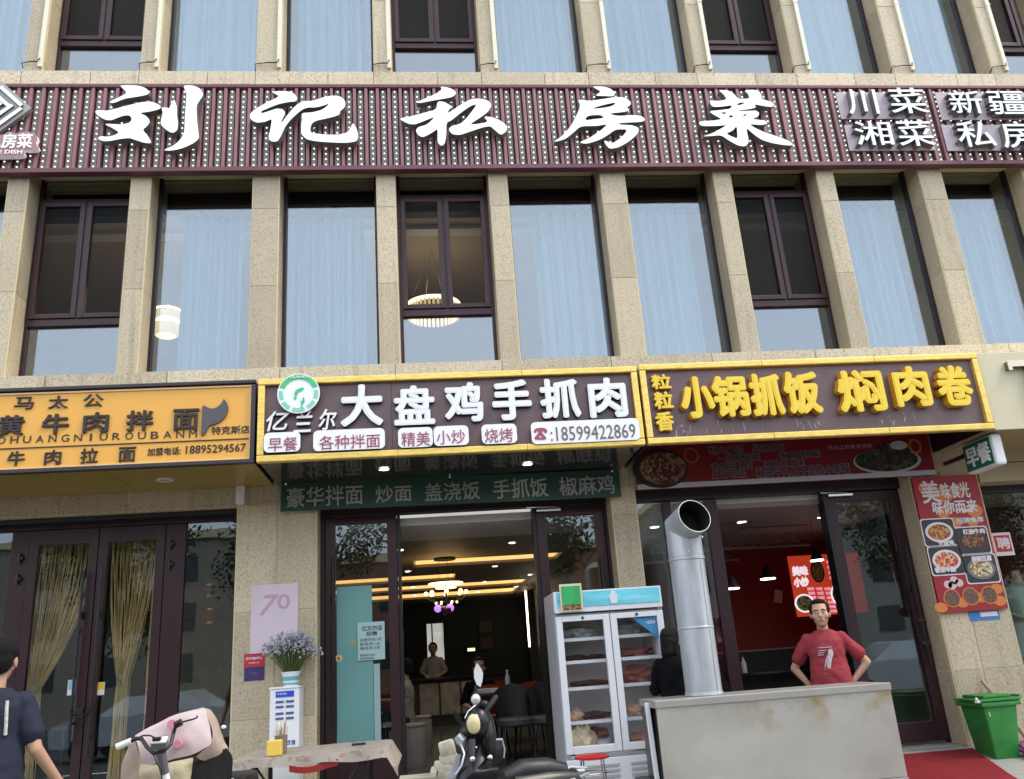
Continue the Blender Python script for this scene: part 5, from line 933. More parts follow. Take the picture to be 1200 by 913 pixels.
part('seam_collar', MB().lathe([(rp+.001, kz1+.50), (rp+.004, kz1+.505), (rp+.004, kz1+.515), (rp+.001, kz1+.52)], (pc.x, pc.y, 0), 40), GALV, t, smooth=True); part('lock_seam', MB().box(pc.x+.07, pc.x+.078, pc.y-rp*.87-.002, pc.y-rp*.87+.01, kz1+.03, zt1-.03), GALV, t)
part('screw', MB().sph((pc.x+.135, pc.y-.06, ze-.07), .012, 8).sph((pc.x-.02, pc.y-rp, ze-.19), .008, 8), CHROME, t)
# folding table with cloth
TZ = .86; tp_ = [GZ(300, 879, TZ), GZ(455, 871, TZ), GZ(463, 884, TZ), GZ(277, 892, TZ)]
yb_ = -.62; yf = -1.50; tx0, tx1 = .30, 1.43
t = thing('folding_table', 'low folding table with black steel legs before the stone pilaster', 'table', (.87, -1.05, gz(-1.05))); part('tabletop', MB().box(tx0, tx1, yf, yb_, TZ-.03, TZ-.004, .004), TT, t)
for x_ in (tx0+.14, tx1-.16):
    for y_ in (yf+.08, yb_-.08): part('leg', MB().box(x_-.016, x_+.016, y_-.016, y_+.016, gz(y_), TZ-.031), BLACK, t)
    part('brace', MB().tube([(x_, yf+.08, TZ-.04), (x_+(.14 if x_ < .8 else -.14), yf+.08, TZ-.24)], .01, 6), BLACK, t)
CL = mottled('patterned_tablecloth', [(.62, .57, .50), (.60, .55, .48), (.63, .58, .51), (.61, .56, .49), (.52, .42, .35), (.62, .57, .51), (.58, .38, .32), (.61, .55, .48), (.60, .56, .49)], 34, .7)
random.seed(5); G_ = []; nx, ny = 40, 14
for j in range(ny+1):
    row = []
    for i in range(nx+1):
        u, v = i/nx, j/ny; ex = (u-.5)*2; x_ = tx0-.16+(tx1-tx0+.32)*u; y_ = yf-.08+(yb_-yf+.13)*v; z_ = TZ
        ox = max(tx0-.01-x_, x_-tx1-.01, 0); oy = max(yf-.01-y_, 0)
        if ox: z_ -= ox*.9; x_ = (tx0-.012-ox*.55) if x_ < .8 else (tx1+.012+ox*.55)
        if oy: z_ -= oy*(.95+.12*math.sin(u*19)); y_ = yf-.012-oy*(.15+.12*math.sin(u*23))
        z_ += .003*noise.noise(Vector((u*9, v*6, 0))); row.append((x_, y_, z_))
    G_.append(row)
solo('tablecloth', MB().grid(G_, .004), CL, 'cream and brown patterned cloth draped over the folding table', 'tablecloth', smooth=True)
t = thing('cloth_edge_trim', 'red scrap of cloth hanging under the middle of the folding table edge', 'cloth', (.95, yf, .8)); part('fold', MB().grid([[(.72+.06*i, yf-.03-.01*math.sin(i), .80-.02*math.sin(i*.7)-.045*j) for i in range(7)] for j in range(2)], .004), mat('cloth_red', (.50, .05, .04), .7), t)
yb3 = W(323, 887, -1.35); t = thing('yellow_box', 'small yellow box of paper on the folding table', 'box', (yb3.x, -1.35, TZ)); part('body', MB().box(yb3.x-.058, yb3.x+.05, -1.42, -1.33, TZ+.004, TZ+.115, .008), mat('box_yellow', (.78, .56, .10), .45), t)
t = thing('chopstick_holder', 'clear cup of chopsticks and paper behind the yellow box', 'holder', (yb3.x+.03, -1.22, TZ)); c = (yb3.x+.015, -1.20, TZ+.006)
part('cup', MB().lathe([(0, 0), (.045, 0), (.05, .13), (.047, .13), (.043, .008)], c, 20), mat('cup_brown', (.20, .15, .14), .25), t, smooth=True); m = MB()
for k in range(14): a = random.uniform(0, 6.28); r_ = random.uniform(.0, .03); m.cone((c[0]+r_*math.cos(a), c[1]+r_*math.sin(a), c[2]+.01), (c[0]+1.9*r_*math.cos(a), c[1]+1.9*r_*math.sin(a), c[2]+random.uniform(.17, .24)), .004, .0035, 6)
tag(part('chopsticks', m, mat('chopstick_wood', (.50, .38, .22), .6), t), kind='stuff'); part('paper', MB().obox(Matrix.Translation((c[0]-.035, c[1], c[2]+.17)) @ Matrix.Rotation(.3, 4, 'Y'), .04, .03, .10, .004), PAP, t)
t = thing('black_clip', 'small black clip lying on the folding table cloth', 'clip', (1.20, -1.0, TZ)); part('body', MB().box(1.14, 1.25, -1.05, -1.02, TZ+.006, TZ+.022, .003), BLACK, t); part('lever', MB().box(1.15, 1.19, -1.045, -1.025, TZ+.0225, TZ+.03), CHROME, t)
# water cabinet with bucket of flowers
cb = thing('charging_cabinet', 'slim white cabinet with blue buttons standing against the stone pilaster', 'cabinet', (.48, -.2, gz(-.2))); cy0 = -.30
part('body', MB().box(.352, .612, cy0, -.02, gz(-.3), 1.335, .006), WHITE, cb); part('top', MB().box(.345, .619, cy0-.008, -.015, 1.336, 1.352, .004), WHITE, cb)
NVY = mat('button_blue', (.08, .12, .30), .4); part('screen', MB().box(.405, .565, cy0-.006, cy0-.001, 1.265, 1.315), mat('screen_blue', (.02, .06, .42), .3, emit=.2), cb)
txt('lettering', '共享充电', .415, .50, 1.283, 1.302, cy0-.006, WHITE, cb, depth=.002)
for i in range(2):
    for j in range(4): part('button', MB().box(.405+.09*i, .475+.09*i, cy0-.006, cy0-.001, 1.215-.042*j-.014*(j//2), 1.235-.042*j-.014*(j//2), .003), NVY, cb)
txt('lettering', '饮食', .50, .585, .86, .905, cy0-.001, NVY, cb, depth=.002, bold=.02)
bk = thing('flower_bucket', 'small white and turquoise bucket standing on the white cabinet', 'bucket', (.515, -.17, 1.352)); c = (.515, -.17, 1.352)
part('body', MB().lathe([(0, 0), (.062, 0), (.082, .115), (.088, .118), (.088, .126), (.078, .126)], c, 24), WHITE, bk, smooth=True); part('print', MB().lathe([(.0735, .05), (.0805, .085)], c, 24).lathe([(.066, .012), (.069, .03)], c, 24), mat('bucket_turquoise', (.15, .45, .50), .4), bk, smooth=True)
fw = thing('flower_bunch', 'bunch of small pale lavender flowers on green stems in the bucket', 'flowers', (.515, -.17, 1.36)); m = MB(); fl = MB(); rnd = random.Random(4)
for k in range(200):
    a = rnd.uniform(0, 6.28); sp_ = rnd.random()**.6; tx = .515+.02+ .285*sp_*math.cos(a)-.02; ty = -.17+.11*sp_*math.sin(a); tz = 1.50+.33*math.sqrt(max(0, 1-.72*sp_**2))*rnd.uniform(.62, 1.08)
    b0 = Vector((.515+.05*math.cos(a)*sp_, -.17+.04*math.sin(a)*sp_, 1.46)); mid = b0.lerp(Vector((tx, ty, tz)), .5)+Vector((0, 0, .03)); m.tube([b0, mid, (tx, ty, tz)], [.003, .0022, .001], 3, False)
    for q in range(3): p = mid.lerp(Vector((tx, ty, tz)), rnd.random()); d = Vector((rnd.uniform(-1, 1), rnd.uniform(-1, 1), rnd.uniform(.2, 1))).normalized()*.035; s = d.cross(Vector((0, 0, 1)))*.12; m.poly([p, p+d*.5+s, p+d, p+d*.5-s])
    for q in range(rnd.randint(2, 4)):
        p = Vector((tx, ty, tz))+Vector((rnd.uniform(-.03, .03), rnd.uniform(-.03, .03), rnd.uniform(-.04, .02))); bmesh.ops.create_icosphere(fl.b, subdivisions=1, radius=rnd.uniform(.005, .0115), matrix=Matrix.Translation(p))
tag(part('stems', m, mat('stem_green', (.12, .17, .05), .7, var=.3, scale=20), fw), kind='stuff'); tag(part('blossoms', fl, mat('blossom_lavender', (.44, .44, .54), .7, var=.4, scale=30), fw), kind='stuff')
# posters on the left pilaster
t = thing('pink_poster', 'pale pink poster with large 70 on the stone pilaster behind the flowers', 'poster', (.33, -.01, 1.68)); part('sheet', MB().box(.108, .55, -.012, -.006, 1.66, 2.297), mat('poster_pale_pink', (.72, .60, .66), .5, var=.06, scale=3), t)
ptxt('lettering', '7', (304.5, 697, 327, 721), -.0125, mat('print_rose', (.58, .36, .46), .5), t, depth=.001, bold=.04, shear=.3); ptxt('lettering', '0', (325, 696, 340, 714), -.0125, MATS['print_rose'], t, depth=.001, bold=.04)
t = thing('red_blue_notice', 'small red over dark blue notice on the pilaster left of the flowers', 'notice', (.15, -.01, 1.42)); part('sheet', MB().box(.058, .245, -.012, -.006, 1.545, 1.665), mat('notice_bright_red', (.55, .03, .05), .5), t); part('sheet', MB().box(.062, .245, -.0122, -.006, 1.425, 1.543), mat('notice_indigo', (.05, .03, .14), .5), t)
txt('lettering', '反诈骗中心', .072, .225, 1.612, 1.636, -.0125, LP, t, depth=.001, bold=.04); txt('lettering', '提醒您', .10, .20, 1.575, 1.59, -.0125, LP, t, depth=.001); txt('lettering', '平安', .12, .18, 1.47, 1.50, -.0127, mat('print_mauve', (.25, .12, .3), .5), t, depth=.001)
# green bin, carpet and small things right
bx0, bx1 = 6.90, 7.24; by = -.55; bz = gz(by-.1); BG = mat('bin_green', (.03, .22, .04), .45, var=.22, scale=7, bump=.04, bscale=12)
t = thing('green_bin', 'bright green plastic wheelie bin with lid beside the right pilaster', 'bin', ((bx0+bx1)/2, by+.18, bz))
def frus(m, x0, x1, y0, y1, z0, X0_, X1_, Y0_, Y1_, z1):
    v = [m.b.verts.new(p) for p in ((x0, y0, z0), (x1, y0, z0), (x1, y1, z0), (x0, y1, z0), (X0_, Y0_, z1), (X1_, Y0_, z1), (X1_, Y1_, z1), (X0_, Y1_, z1))]
    for f in ((0, 3, 2, 1), (4, 5, 6, 7), (0, 1, 5, 4), (1, 2, 6, 5), (2, 3, 7, 6), (3, 0, 4, 7)): m.b.faces.new([v[k] for k in f])
    bmesh.ops.bevel(m.b, geom=list({e for q in v for e in q.link_edges}), offset=.018, segments=3, affect='EDGES', profile=.5); return m
part('body', frus(MB(), bx0+.045, bx1-.06, by+.03, by+.32, bz, bx0+.0, bx1-.0, by-.02, by+.36, bz+.50), BG, t, smooth=True)
part('rim', MB().box(bx0-.025, bx1+.025, by-.045, by+.385, bz+.475, bz+.515, .012), BG, t, smooth=True)
part('lid', MB().box(bx0-.03, bx1+.03, by-.05, by+.39, bz+.52, bz+.545, .01).box(bx0+.03, bx1-.03, by-.0, by+.34, bz+.546, bz+.575, .012), BG, t, smooth=True)
part('handle', MB().tube([(bx1+.0, by-.02, bz+.50), (bx1+.07, by+.0, bz+.55), (bx1+.07, by+.34, bz+.55), (bx1, by+.36, bz+.5)], .014, 8), BG, t, smooth=True)
part('recess', MB().box(bx0+.045, bx0+.05, by-.018, by-.01, bz+.39, bz+.43), LP, t)
t = thing('plastic_scrap', 'white plastic scrap caught under the left edge of the green bin lid', 'litter', (6.85, by, bz+.5)); part('crumple', MB().sph((6.865, by-.02, bz+.525), (.045, .02, .014), 8), PAP, t); part('tail', MB().sph((6.84, by-.03, bz+.545), (.014, .012, .022), 8), PAP, t)
t = thing('wooden_handle', 'pale wooden broom handle end sticking up behind the green bin', 'broom', (7.2, -.08, .33)); a_ = W(1163, 812, -.1); b_ = W(1150, 797, -.08); part('stick', MB().tube([(a_.x+.25, -.14, gz(-.14)), a_, b_], [.02, .024, .018], 10), mat('pale_wood', (.50, .34, .20), .6, var=.2, scale=20), t, smooth=True)
c = W(1197, 872, -.5); t = thing('dustpan', 'purple plastic dustpan lying by the right side of the green bin', 'dustpan', (c.x, -.5, gz(-.5))); PRP = mat('dustpan_purple', (.20, .03, .14), .4); part('pan', MB().obox(Matrix.Translation((c.x+.10, -.55, gz(-.55)+.05)) @ Matrix.Rotation(.3, 4, 'X'), .28, .22, .03, .01), PRP, t); part('rim', MB().tube([(c.x-.05, -.66, gz(-.6)+.05), (c.x-.03, -.5, gz(-.5)+.12), (c.x+.2, -.44, gz(-.44)+.14)], .014, 8), PRP, t)
CAR = mat('red_carpet_pile', (.42, .035, .045), .95, var=.12, scale=6, bump=.5, bscale=160)
m = MB(); rows = [(-.12, 5.95, 6.98), (-1.0, 5.8, 6.72), (-2.6, 5.6, 6.2), (-4.0, 5.4, 5.8)]; P_ = []
for i in range(len(rows)-1):
    (y0, a0, b0), (y1, a1, b1) = rows[i], rows[i+1]
    for q in range(8 if i < 2 else 4):
        s = q/(8 if i < 2 else 4); y_ = y0+(y1-y0)*s; A, B = a0+(a1-a0)*s, b0+(b1-b0)*s; P_.append([(A+(B-A)*k/16, y_, gz(y_)+.014+.004*noise.noise(Vector((A+(B-A)*k/8, y_*2, 0)))) for k in range(17)])
solo('red_carpet', m.grid(P_, .008), CAR, 'red carpet laid on the pavement in front of the red restaurant door', 'carpet', smooth=True)
# ------------------------------------------------------------------ pink covered e-bike
bk = thing('electric_bike', 'parked electric bike with pink wind apron and white grips at bottom left', 'electric bike', (.35, -3.0, gz(-3)))
EY = -3.2; w_ = lambda px, py, y=EY: W(px, py, y)
BAR = BLACK; pts = [w_(153, 869), w_(160, 865.5), w_(166, 866), w_(172, 875, EY-.05), w_(180, 883, EY-.08), w_(192, 880, EY-.08), w_(200, 872, EY-.05), w_(203, 860), w_(206, 850), w_(213, 846)]
part('handlebar', MB().tube(pts, .011, 10), BAR, bk, smooth=True); part('grip', MB().tube([w_(137, 875.5), w_(154, 868.5)], .019, 12), mat('grip_white', (.75, .75, .74), .6), bk, smooth=True); part('grip', MB().tube([w_(205, 850), w_(213, 846)], .02, 12), BLACK, bk, smooth=True)
part('brake_lever', MB().tube([w_(214, 846), w_(226, 843), w_(231, 841), w_(231, 838.5)], .005, 8), BLACK, bk, smooth=True); part('brake_lever', MB().tube([w_(156, 867, EY+.03), w_(168, 862, EY+.03), w_(176, 862, EY), w_(184, 866, EY)], .005, 8), BLACK, bk, smooth=True)
part('console', MB().obox(Matrix.Translation(w_(187, 872, EY-.09)) @ Matrix.Rotation(R(-4), 4, 'Y') @ Matrix.Rotation(R(30), 4, 'X'), .085, .05, .05, .012), mat('console_grey', (.12, .12, .12), .4), bk, smooth=True); part('display', MB().obox(Matrix.Translation(w_(187, 867.5, EY-.10)) @ Matrix.Rotation(R(30), 4, 'X'), .08, .05, .012, .004), WHITE, bk); part('bell', MB().obox(Matrix.Translation(w_(184, 866, EY-.11)), .045, .03, .02, .004), BLACK, bk)
part('stem', MB().tube([w_(188, 880, EY-.06), w_(193, 906, EY-.02)], [.028, .024], 12), mat('stem_grey', (.16, .16, .165), .35, .4), bk, smooth=True); part('stem_tube', MB().tube([w_(193, 906, EY-.02), w_(197, 925, EY), (w_(200, 940, EY).x, EY+.05, .45)], .022, 12), WHITE, bk, smooth=True)
part('cable', MB().tube([w_(180, 884, EY-.09), w_(183, 893, EY-.09), w_(189, 903, EY-.07), w_(190, 918, EY-.05)], .004, 6), BLACK, bk, smooth=True)
PINK = mat('apron_pink', (.82, .70, .70), .65, var=.10, scale=9, bump=.12, bscale=16); CRE = mat('apron_cream', (.66, .54, .45), .8, var=.10, scale=12, bump=.25, bscale=22); BLK = mat('apron_black', (.02, .02, .022), .7)
def patch(name, grid_px, m, sub=6, thick=.01, rip=.012, parent=bk):
    # bilinear-refined quilt through measured points (pixel x, y, depth)
    R_ = len(grid_px); Cc = len(grid_px[0]); V = [[w_(*p) for p in row] for row in grid_px]; out = []
    def cr_(p0, p1, p2, p3, t): return .5*((2*p1)+(-p0+p2)*t+(2*p0-5*p1+4*p2-p3)*t*t+(-p0+3*p1-3*p2+p3)*t**3)
    def line(row): 
        o = []
        for i in range(len(row)-1):
            a = row[max(i-1, 0)]; b = row[i]; c = row[i+1]; d = row[min(i+2, len(row)-1)]
            for k in range(sub): o.append(cr_(a, b, c, d, k/sub))
        return o+[row[-1]]
    H = [line(r_) for r_ in V]; cols = list(zip(*H)); VV = [line(list(c_)) for c_ in cols]
    rows_ = [[VV[j][i]+Vector((0, rip*noise.noise(VV[j][i]*14), rip*.5*noise.noise(VV[j][i]*11+Vector((5, 0, 0))))) for j in range(len(VV))] for i in range(len(VV[0]))]
    return part(name, MB().grid(rows_, thick), m, parent, smooth=True)
patch('wind_apron', [[(158, 862, -3.0), (185, 847, -3.02), (212, 836, -3.02), (238, 829, -2.95)], [(160, 868, -3.04), (188, 852, -3.06), (216, 841, -3.06), (242, 835, -3.0)], [(164, 885, -3.08), (190, 872, -3.10), (218, 862, -3.1), (248, 866, -3.06)], [(166, 898, -3.06), (192, 893, -3.1), (222, 885, -3.1), (246, 874, -3.08)]], PINK)
patch('apron_lining', [[(238, 829.5, -2.94), (247, 832, -2.9), (254, 842, -2.86)], [(243, 838, -2.97), (252, 850, -2.93), (262, 866, -2.88)], [(249, 866, -3.02), (256, 876, -2.96), (268, 880, -2.9)], [(230, 886, -3.02), (240, 892, -2.98), (262, 886, -2.92)]], CRE)
patch('apron_skirt', [[(158, 866, -2.98), (152, 872, -2.96), (146, 886, -2.94)], [(162, 880, -3.02), (155, 888, -3.0), (142, 902, -2.96)], [(166, 897, -3.05), (158, 905, -3.0), (141, 920, -2.98)], [(168, 925, -3.05), (156, 930, -3.0), (140, 935, -2.98)]], CRE)
patch('apron_pocket', [[(165, 895, -3.08), (185, 896, -3.12), (205, 893, -3.12), (226, 887, -3.1)], [(163, 905, -3.1), (186, 908, -3.16), (206, 904, -3.16), (226, 893, -3.12)], [(167, 925, -3.1), (186, 928, -3.14), (208, 926, -3.14), (222, 920, -3.1)]], mat('pocket_cream', (.72, .64, .46), .8, var=.12, scale=14, bump=.4, bscale=26))
patch('apron_black_panel', [[(224, 896, -3.0), (245, 884, -2.97), (266, 877, -2.92)], [(222, 912, -3.0), (246, 900, -2.97), (273, 893, -2.9)], [(220, 940, -3.0), (246, 940, -2.97), (268, 940, -2.9)]], BLK)
c = w_(217, 858, -3.125); sh_ = mat('rose_print', (.72, .25, .33), .6)
for px, py, r_ in ((201, 849, .026), (208, 872, .022)): q = w_(px, py, -3.14); part('print', MB().cone((q.x, q.y, q.z), (q.x, q.y+.05, q.z), r_, r_, 14), sh_, bk)
part('body_cover', MB().obox(Matrix.Translation((.42, -2.75, .55)) @ Matrix.Rotation(R(12), 4, 'Z'), .34, .26, .62, .06), CRE, bk, smooth=True)
for y_, r_ in ((-3.3, .22), (-2.15, .22)): part('wheel', MB().lathe([(r_-.05, -.03), (r_, -.03), (r_+.012, 0), (r_, .03), (r_-.05, .03)], n=28, M=Matrix.Translation((.36+(.15 if y_ > -3 else 0), y_, gz(y_)+.235)) @ Matrix.Rotation(R(90), 4, 'Y')), BLACK, bk, smooth=True)
part('frame', MB().tube([(.34, -3.2, .7), (.36, -3.0, .40), (.5, -2.3, .42), (.52, -2.15, .25)], .03, 10), WHITE, bk, smooth=True); part('seat', MB().obox(Matrix.Translation((.50, -2.35, .80)), .24, .42, .10, .04), BLACK, bk, smooth=True); part('seat_post', MB().cone((.49, -2.35, .42), (.49, -2.35, .76), .03, .03, 10), BLACK, bk)
part('mirror', MB().sph(w_(262, 852, -2.9), (.016, .012, .012), 8), WHITE, bk)
# ------------------------------------------------------------------ black scooter
SYY = -2.6; v_ = lambda px, py, y=SYY: W(px, py, y)
kk = thing('black_scooter', 'parked black electric scooter with round amber headlight and one tall mirror', 'scooter', (2.2, -2.5, gz(-2.5)))
HD = mat('scooter_black', (.008, .008, .009), .38, coat=.15, spec=.4); HG = mat('scooter_silver', (.50, .52, .56), .3, .5); AMB = mat('headlight_amber', (.62, .55, .28), .12, coat=.8)
def pmirror(c, rx, rz, tilt, m_front=CHROME):
    m = MB(); T = Matrix.Translation(c) @ Matrix.Rotation(tilt, 4, 'Y'); o = [(0, 1), (.55, .55), (.85, .1), (.6, -.5), (.1, -1), (-.5, -.75), (-.8, -.2), (-.7, .4)]
    f = [m.b.verts.new(T @ Vector((a*rx, -.012, b_*rz))) for a, b_ in o]; bk_ = [m.b.verts.new(T @ Vector((a*rx*.8, .014, b_*rz*.85))) for a, b_ in o]; m.b.faces.new(f); m.b.faces.new(list(reversed(bk_)))
    for i in range(8): m.b.faces.new((f[i], f[(i+1) % 8], bk_[(i+1) % 8], bk_[i]))
    return m
part('mirror', pmirror(v_(560.5, 791), .038, .078, R(-4)), mat('mirror_white', (.85, .86, .86), .25, .3), kk); part('mirror_stalk', MB().tube([v_(558, 803), v_(557, 815), v_(559, 823)], .009, 8), BLACK, kk, smooth=True)
part('mirror', pmirror(v_(536, 840), .022, .05, R(-32)), BLACKG, kk); part('mirror_stalk', MB().tube([v_(540, 847), v_(548, 851)], .007, 8), BLACK, kk, smooth=True)
part('lever_clamp', MB().sph(v_(557.5, 819.5, SYY-.03), (.032, .03, .035), 12), mat('clamp_white', (.6, .6, .6), .3, .4), kk, smooth=True); part('lever_clamp', MB().sph(v_(567, 825), (.035, .03, .025), 10), BLACK, kk, smooth=True)
part('handlebar', MB().tube([v_(581, 817, SYY+.25), v_(572, 829, SYY+.15), v_(562, 838, SYY+.05)], [.02, .018, .03], 10), BLACK, kk, smooth=True); part('brake_lever', MB().tube([v_(560, 824), v_(549, 834), v_(545, 842)], .006, 6), CHROME, kk, smooth=True)
part('head_cowl', MB().sph(v_(561, 846, SYY+.06), (.085, .12, .115), 20).sph(v_(572, 862, SYY+.08), (.055, .11, .15), 16).sph(v_(548, 858, SYY+.05), (.05, .06, .06), 12), HD, kk, smooth=True)
part('headlight', MB().sph(v_(555.2, 848.5, SYY-.045), (.047, .03, .062), 20), AMB, kk, smooth=True); part('headlight_rim', MB().sph(v_(555.4, 848.5, SYY-.035), (.056, .03, .071), 20), BLACKG, kk, smooth=True)
part('turn_lamp', MB().tube([v_(536, 862), v_(541, 868), v_(543, 876)], [.03, .038, .012], 10), HG, kk, smooth=True)
part('fork_cover', MB().tube([v_(553, 868, SYY-.02), v_(553, 880, SYY-.05), v_(553.5, 888, SYY-.07)], [.03, .025, .018], 12), BLACK, kk, smooth=True); part('cap', MB().sph(v_(553.7, 889.5, SYY-.09), .019, 12), CHROME, kk, smooth=True); part('cap', MB().sph(v_(574, 888, SYY), (.021, .02, .023), 12), CHROME, kk, smooth=True); part('cap', MB().sph(v_(558, 876, SYY-.05), .008, 8), CHROME, kk, smooth=True)
def loft(name, rings, m, thick=.012, parent=kk, rip=.0):
    return part(name, MB().grid(rings, thick), m, parent, smooth=True)
part('front_shield', MB().tube([v_(562, 866, SYY+.12), v_(560, 890, SYY+.10), v_(556, 912, SYY+.05), v_(552, 945, SYY+.0)], [.06, .10, .13, .13], 16), HD, kk, smooth=True)
part('shield_edge', MB().tube([v_(540, 871, SYY-.02), v_(544, 884, SYY-.08), v_(541, 897, SYY-.10), v_(534, 908, SYY-.1)], .007, 8), HG, kk, smooth=True)
patch('side_fairing', [[(535, 884, -2.62), (540, 884, -2.66)], [(530, 898, -2.6), (538, 900, -2.64)], [(524, 913, -2.6), (533, 916, -2.62)], [(516, 935, -2.6), (530, 940, -2.6)]], HG, parent=kk, rip=0)
patch('leg_cover', [[(566, 867, -2.5), (588, 867, -2.42)], [(570, 884, -2.55), (590, 878, -2.45)], [(560, 900, -2.72), (588, 893, -2.6)], [(545, 914, -2.78), (584, 902, -2.7)], [(535, 940, -2.78), (578, 940, -2.7)]], HD, parent=kk, rip=.01)
part('crash_bar', MB().tube([v_(573, 867, SYY), v_(588, 866.5, SYY+.1), v_(591, 878, SYY+.12), v_(590, 888, SYY+.12)], .008, 8), HG, kk, smooth=True)
part('seat', MB().tube([v_(590, 912, -2.35), v_(612, 903, -2.3), v_(640, 901, -2.25), v_(662, 903, -2.2)], [.05, .075, .075, .05], 14), mat('seat_vinyl', (.012, .012, .013), .45, bump=.05), kk, smooth=True)
part('rear_body', MB().tube([v_(600, 925, -2.32), v_(640, 920, -2.25), v_(676, 912, -2.18)], [.11, .12, .06], 14), HD, kk, smooth=True)
part('rear_rack', MB().tube([v_(648, 909, -2.32), v_(668, 899, -2.2), v_(687, 900, -2.12), v_(690, 906, -2.1), v_(668, 915, -2.3)], .010, 8).tube([v_(660, 905, -2.25), v_(684, 903, -2.14)], .014, 8), HG, kk, smooth=True)
part('floorboard', MB().obox(Matrix.Translation((2.25, -2.5, gz(-2.5)+.22)) @ Matrix.Rotation(R(12), 4, 'Z'), .5, .28, .06, .02), HD, kk, smooth=True)
for c_, nm in (((1.93, -2.75), 'front'), ((2.72, -2.3), 'rear')): part('wheel', MB().lathe([(.13, -.045), (.19, -.05), (.215, 0), (.19, .05), (.13, .045)], n=30, M=Matrix.Translation((c_[0], c_[1], gz(c_[1])+.215)) @ Matrix.Rotation(R(90), 4, 'X') @ Matrix.Rotation(R(12), 4, 'Y')), BLACK, kk, smooth=True); part('rim', MB().lathe([(.0, -.03), (.12, -.03), (.12, .03), (0, .03)], n=20, M=Matrix.Translation((c_[0], c_[1], gz(c_[1])+.215)) @ Matrix.Rotation(R(90), 4, 'X')), HG, kk)
t = thing('paper_bundle', 'bundle of newspapers and cream bags on the floor behind the scooter front', 'papers', (1.78, -1.9, gz(-1.9)))
for k, (px, py, w1, h1) in enumerate(((524, 877, .11, .10), (526, 891, .13, .08), (522, 903, .16, .12), (510, 907, .07, .09))): c = W(px, py, -2.2); part('bag', MB().obox(Matrix.Translation(c) @ Matrix.Rotation(.15*k-.2, 4, 'Y'), w1, .12, h1, .02), mat('bag_cream', (.50, .47, .36), .7, var=.3, scale=25), t, smooth=True)
part('crate', MB().box(1.56, 1.80, -2.28, -2.05, gz(-2.1), .72), mat('crate_beige', (.35, .32, .25), .7), t)
# ================================================================== PEOPLE
SKIN = mat('skin', (.52, .30, .20), .55, var=.06, scale=9); HAIR = mat('black_hair', (.010, .008, .007), .6, spec=.2, bump=.6, bscale=120, stretch=(4, 4, 1))
def figure(name, prims, m, parent, voxel=.008, smooth=4):
    b = MB()
    for p in prims:
        if p[0] == 'c': b.cap(p[1], p[2], p[3], p[4], 14)
        elif p[0] == 't':
            V = [[b.b.verts.new(c_+p[2]*(rx*math.cos(q*math.pi/12))+p[3]*(ry*math.copysign(abs(math.sin(q*math.pi/12))**.85, math.sin(q*math.pi/12)))) for q in range(24)] for c_, rx, ry in p[1]]
            for a_, b_ in zip(V, V[1:]):
                for q in range(24): b.b.faces.new((a_[q], a_[(q+1) % 24], b_[(q+1) % 24], b_[q]))
            b.b.faces.new(V[0]); b.b.faces.new(V[-1])
        else: b.sph(p[1], p[2], 18, p[3] if len(p) > 3 else None)
    me = b.mesh('tmp', m); o = bpy.data.objects.new('tmp', me); TS.collection.objects.link(o)
    r_ = o.modifiers.new('r', 'REMESH'); r_.mode = 'VOXEL'; r_.voxel_size = voxel; r_.use_smooth_shade = True
    s_ = o.modifiers.new('s', 'SMOOTH'); s_.factor = .6; s_.iterations = smooth
    TS.view_layers[0].update(); dg = TS.view_layers[0].depsgraph; me2 = bpy.data.meshes.new_from_object(o.evaluated_get(dg)); bpy.data.objects.remove(o)
    me2.name = name; me2.materials.clear(); me2.materials.append(m); me2.polygons.foreach_set('use_smooth', [True]*len(me2.polygons))
    if name in ('shirt', 'trousers', 'hair'):
        ns = [v.normal.copy() for v in me2.vertices]; a_ = .007 if name != 'hair' else .004
        for v, n_ in zip(me2.vertices, ns):
            c_ = v.co; f1 = noise.noise(Vector((c_.x*9, c_.y*9, c_.z*16+2*noise.noise(c_*5)))) if name != 'hair' else noise.noise(Vector((c_.x*70, c_.y*70, c_.z*22)))
            v.co = c_+n_*(a_*(f1+.6*noise.noise(c_*24)))
    q = link(name, me2, parent); PM[q.name] = Matrix.Identity(4); return q
V3 = Vector
TS = bpy.data.scenes.new('tmp')
def hand(w, d, n, side, curl=.5, s=1.0):
    """palm and five fingers from wrist W along D; N is the palm normal"""
    d = d.normalized(); n = (n-n.dot(d)*d).normalized(); x = d.cross(n)*side; P_ = []
    pc_ = w+d*.045*s; P_ += [('c', w, w+d*.02*s, .026*s, .028*s)]
    for k in range(4): b0 = w+d*.02*s+x*(.024-.016*k)*s; b1 = w+d*.085*s+x*(.030-.020*k)*s; P_.append(('c', b0, b1, .013*s, .0125*s))
    for k, L in enumerate((.068, .078, .072, .055)):
        b0 = w+d*.085*s+x*(.030-.020*k)*s; a = curl*(.8+.12*k); p = b0; dd = d
        for j, fl_ in enumerate((.42, .32, .26)):
            dd = (dd*math.cos(a*.7)+n*math.sin(a*.7)).normalized(); q = p+dd*L*fl_*s; P_.append(('c', p, q, (.0095-.0012*j)*s, (.0088-.0012*j)*s)); p = q
    t0 = w+d*.025*s+x*.030*s; t1 = t0+(d*.6+x*.7+n*.3).normalized()*.038*s; t2 = t1+(d*.85+x*.25+n*.35).normalized()*.032*s; P_ += [('c', t0, t1, .014*s, .011*s), ('c', t1, t2, .0105*s, .0085*s)]
    return P_
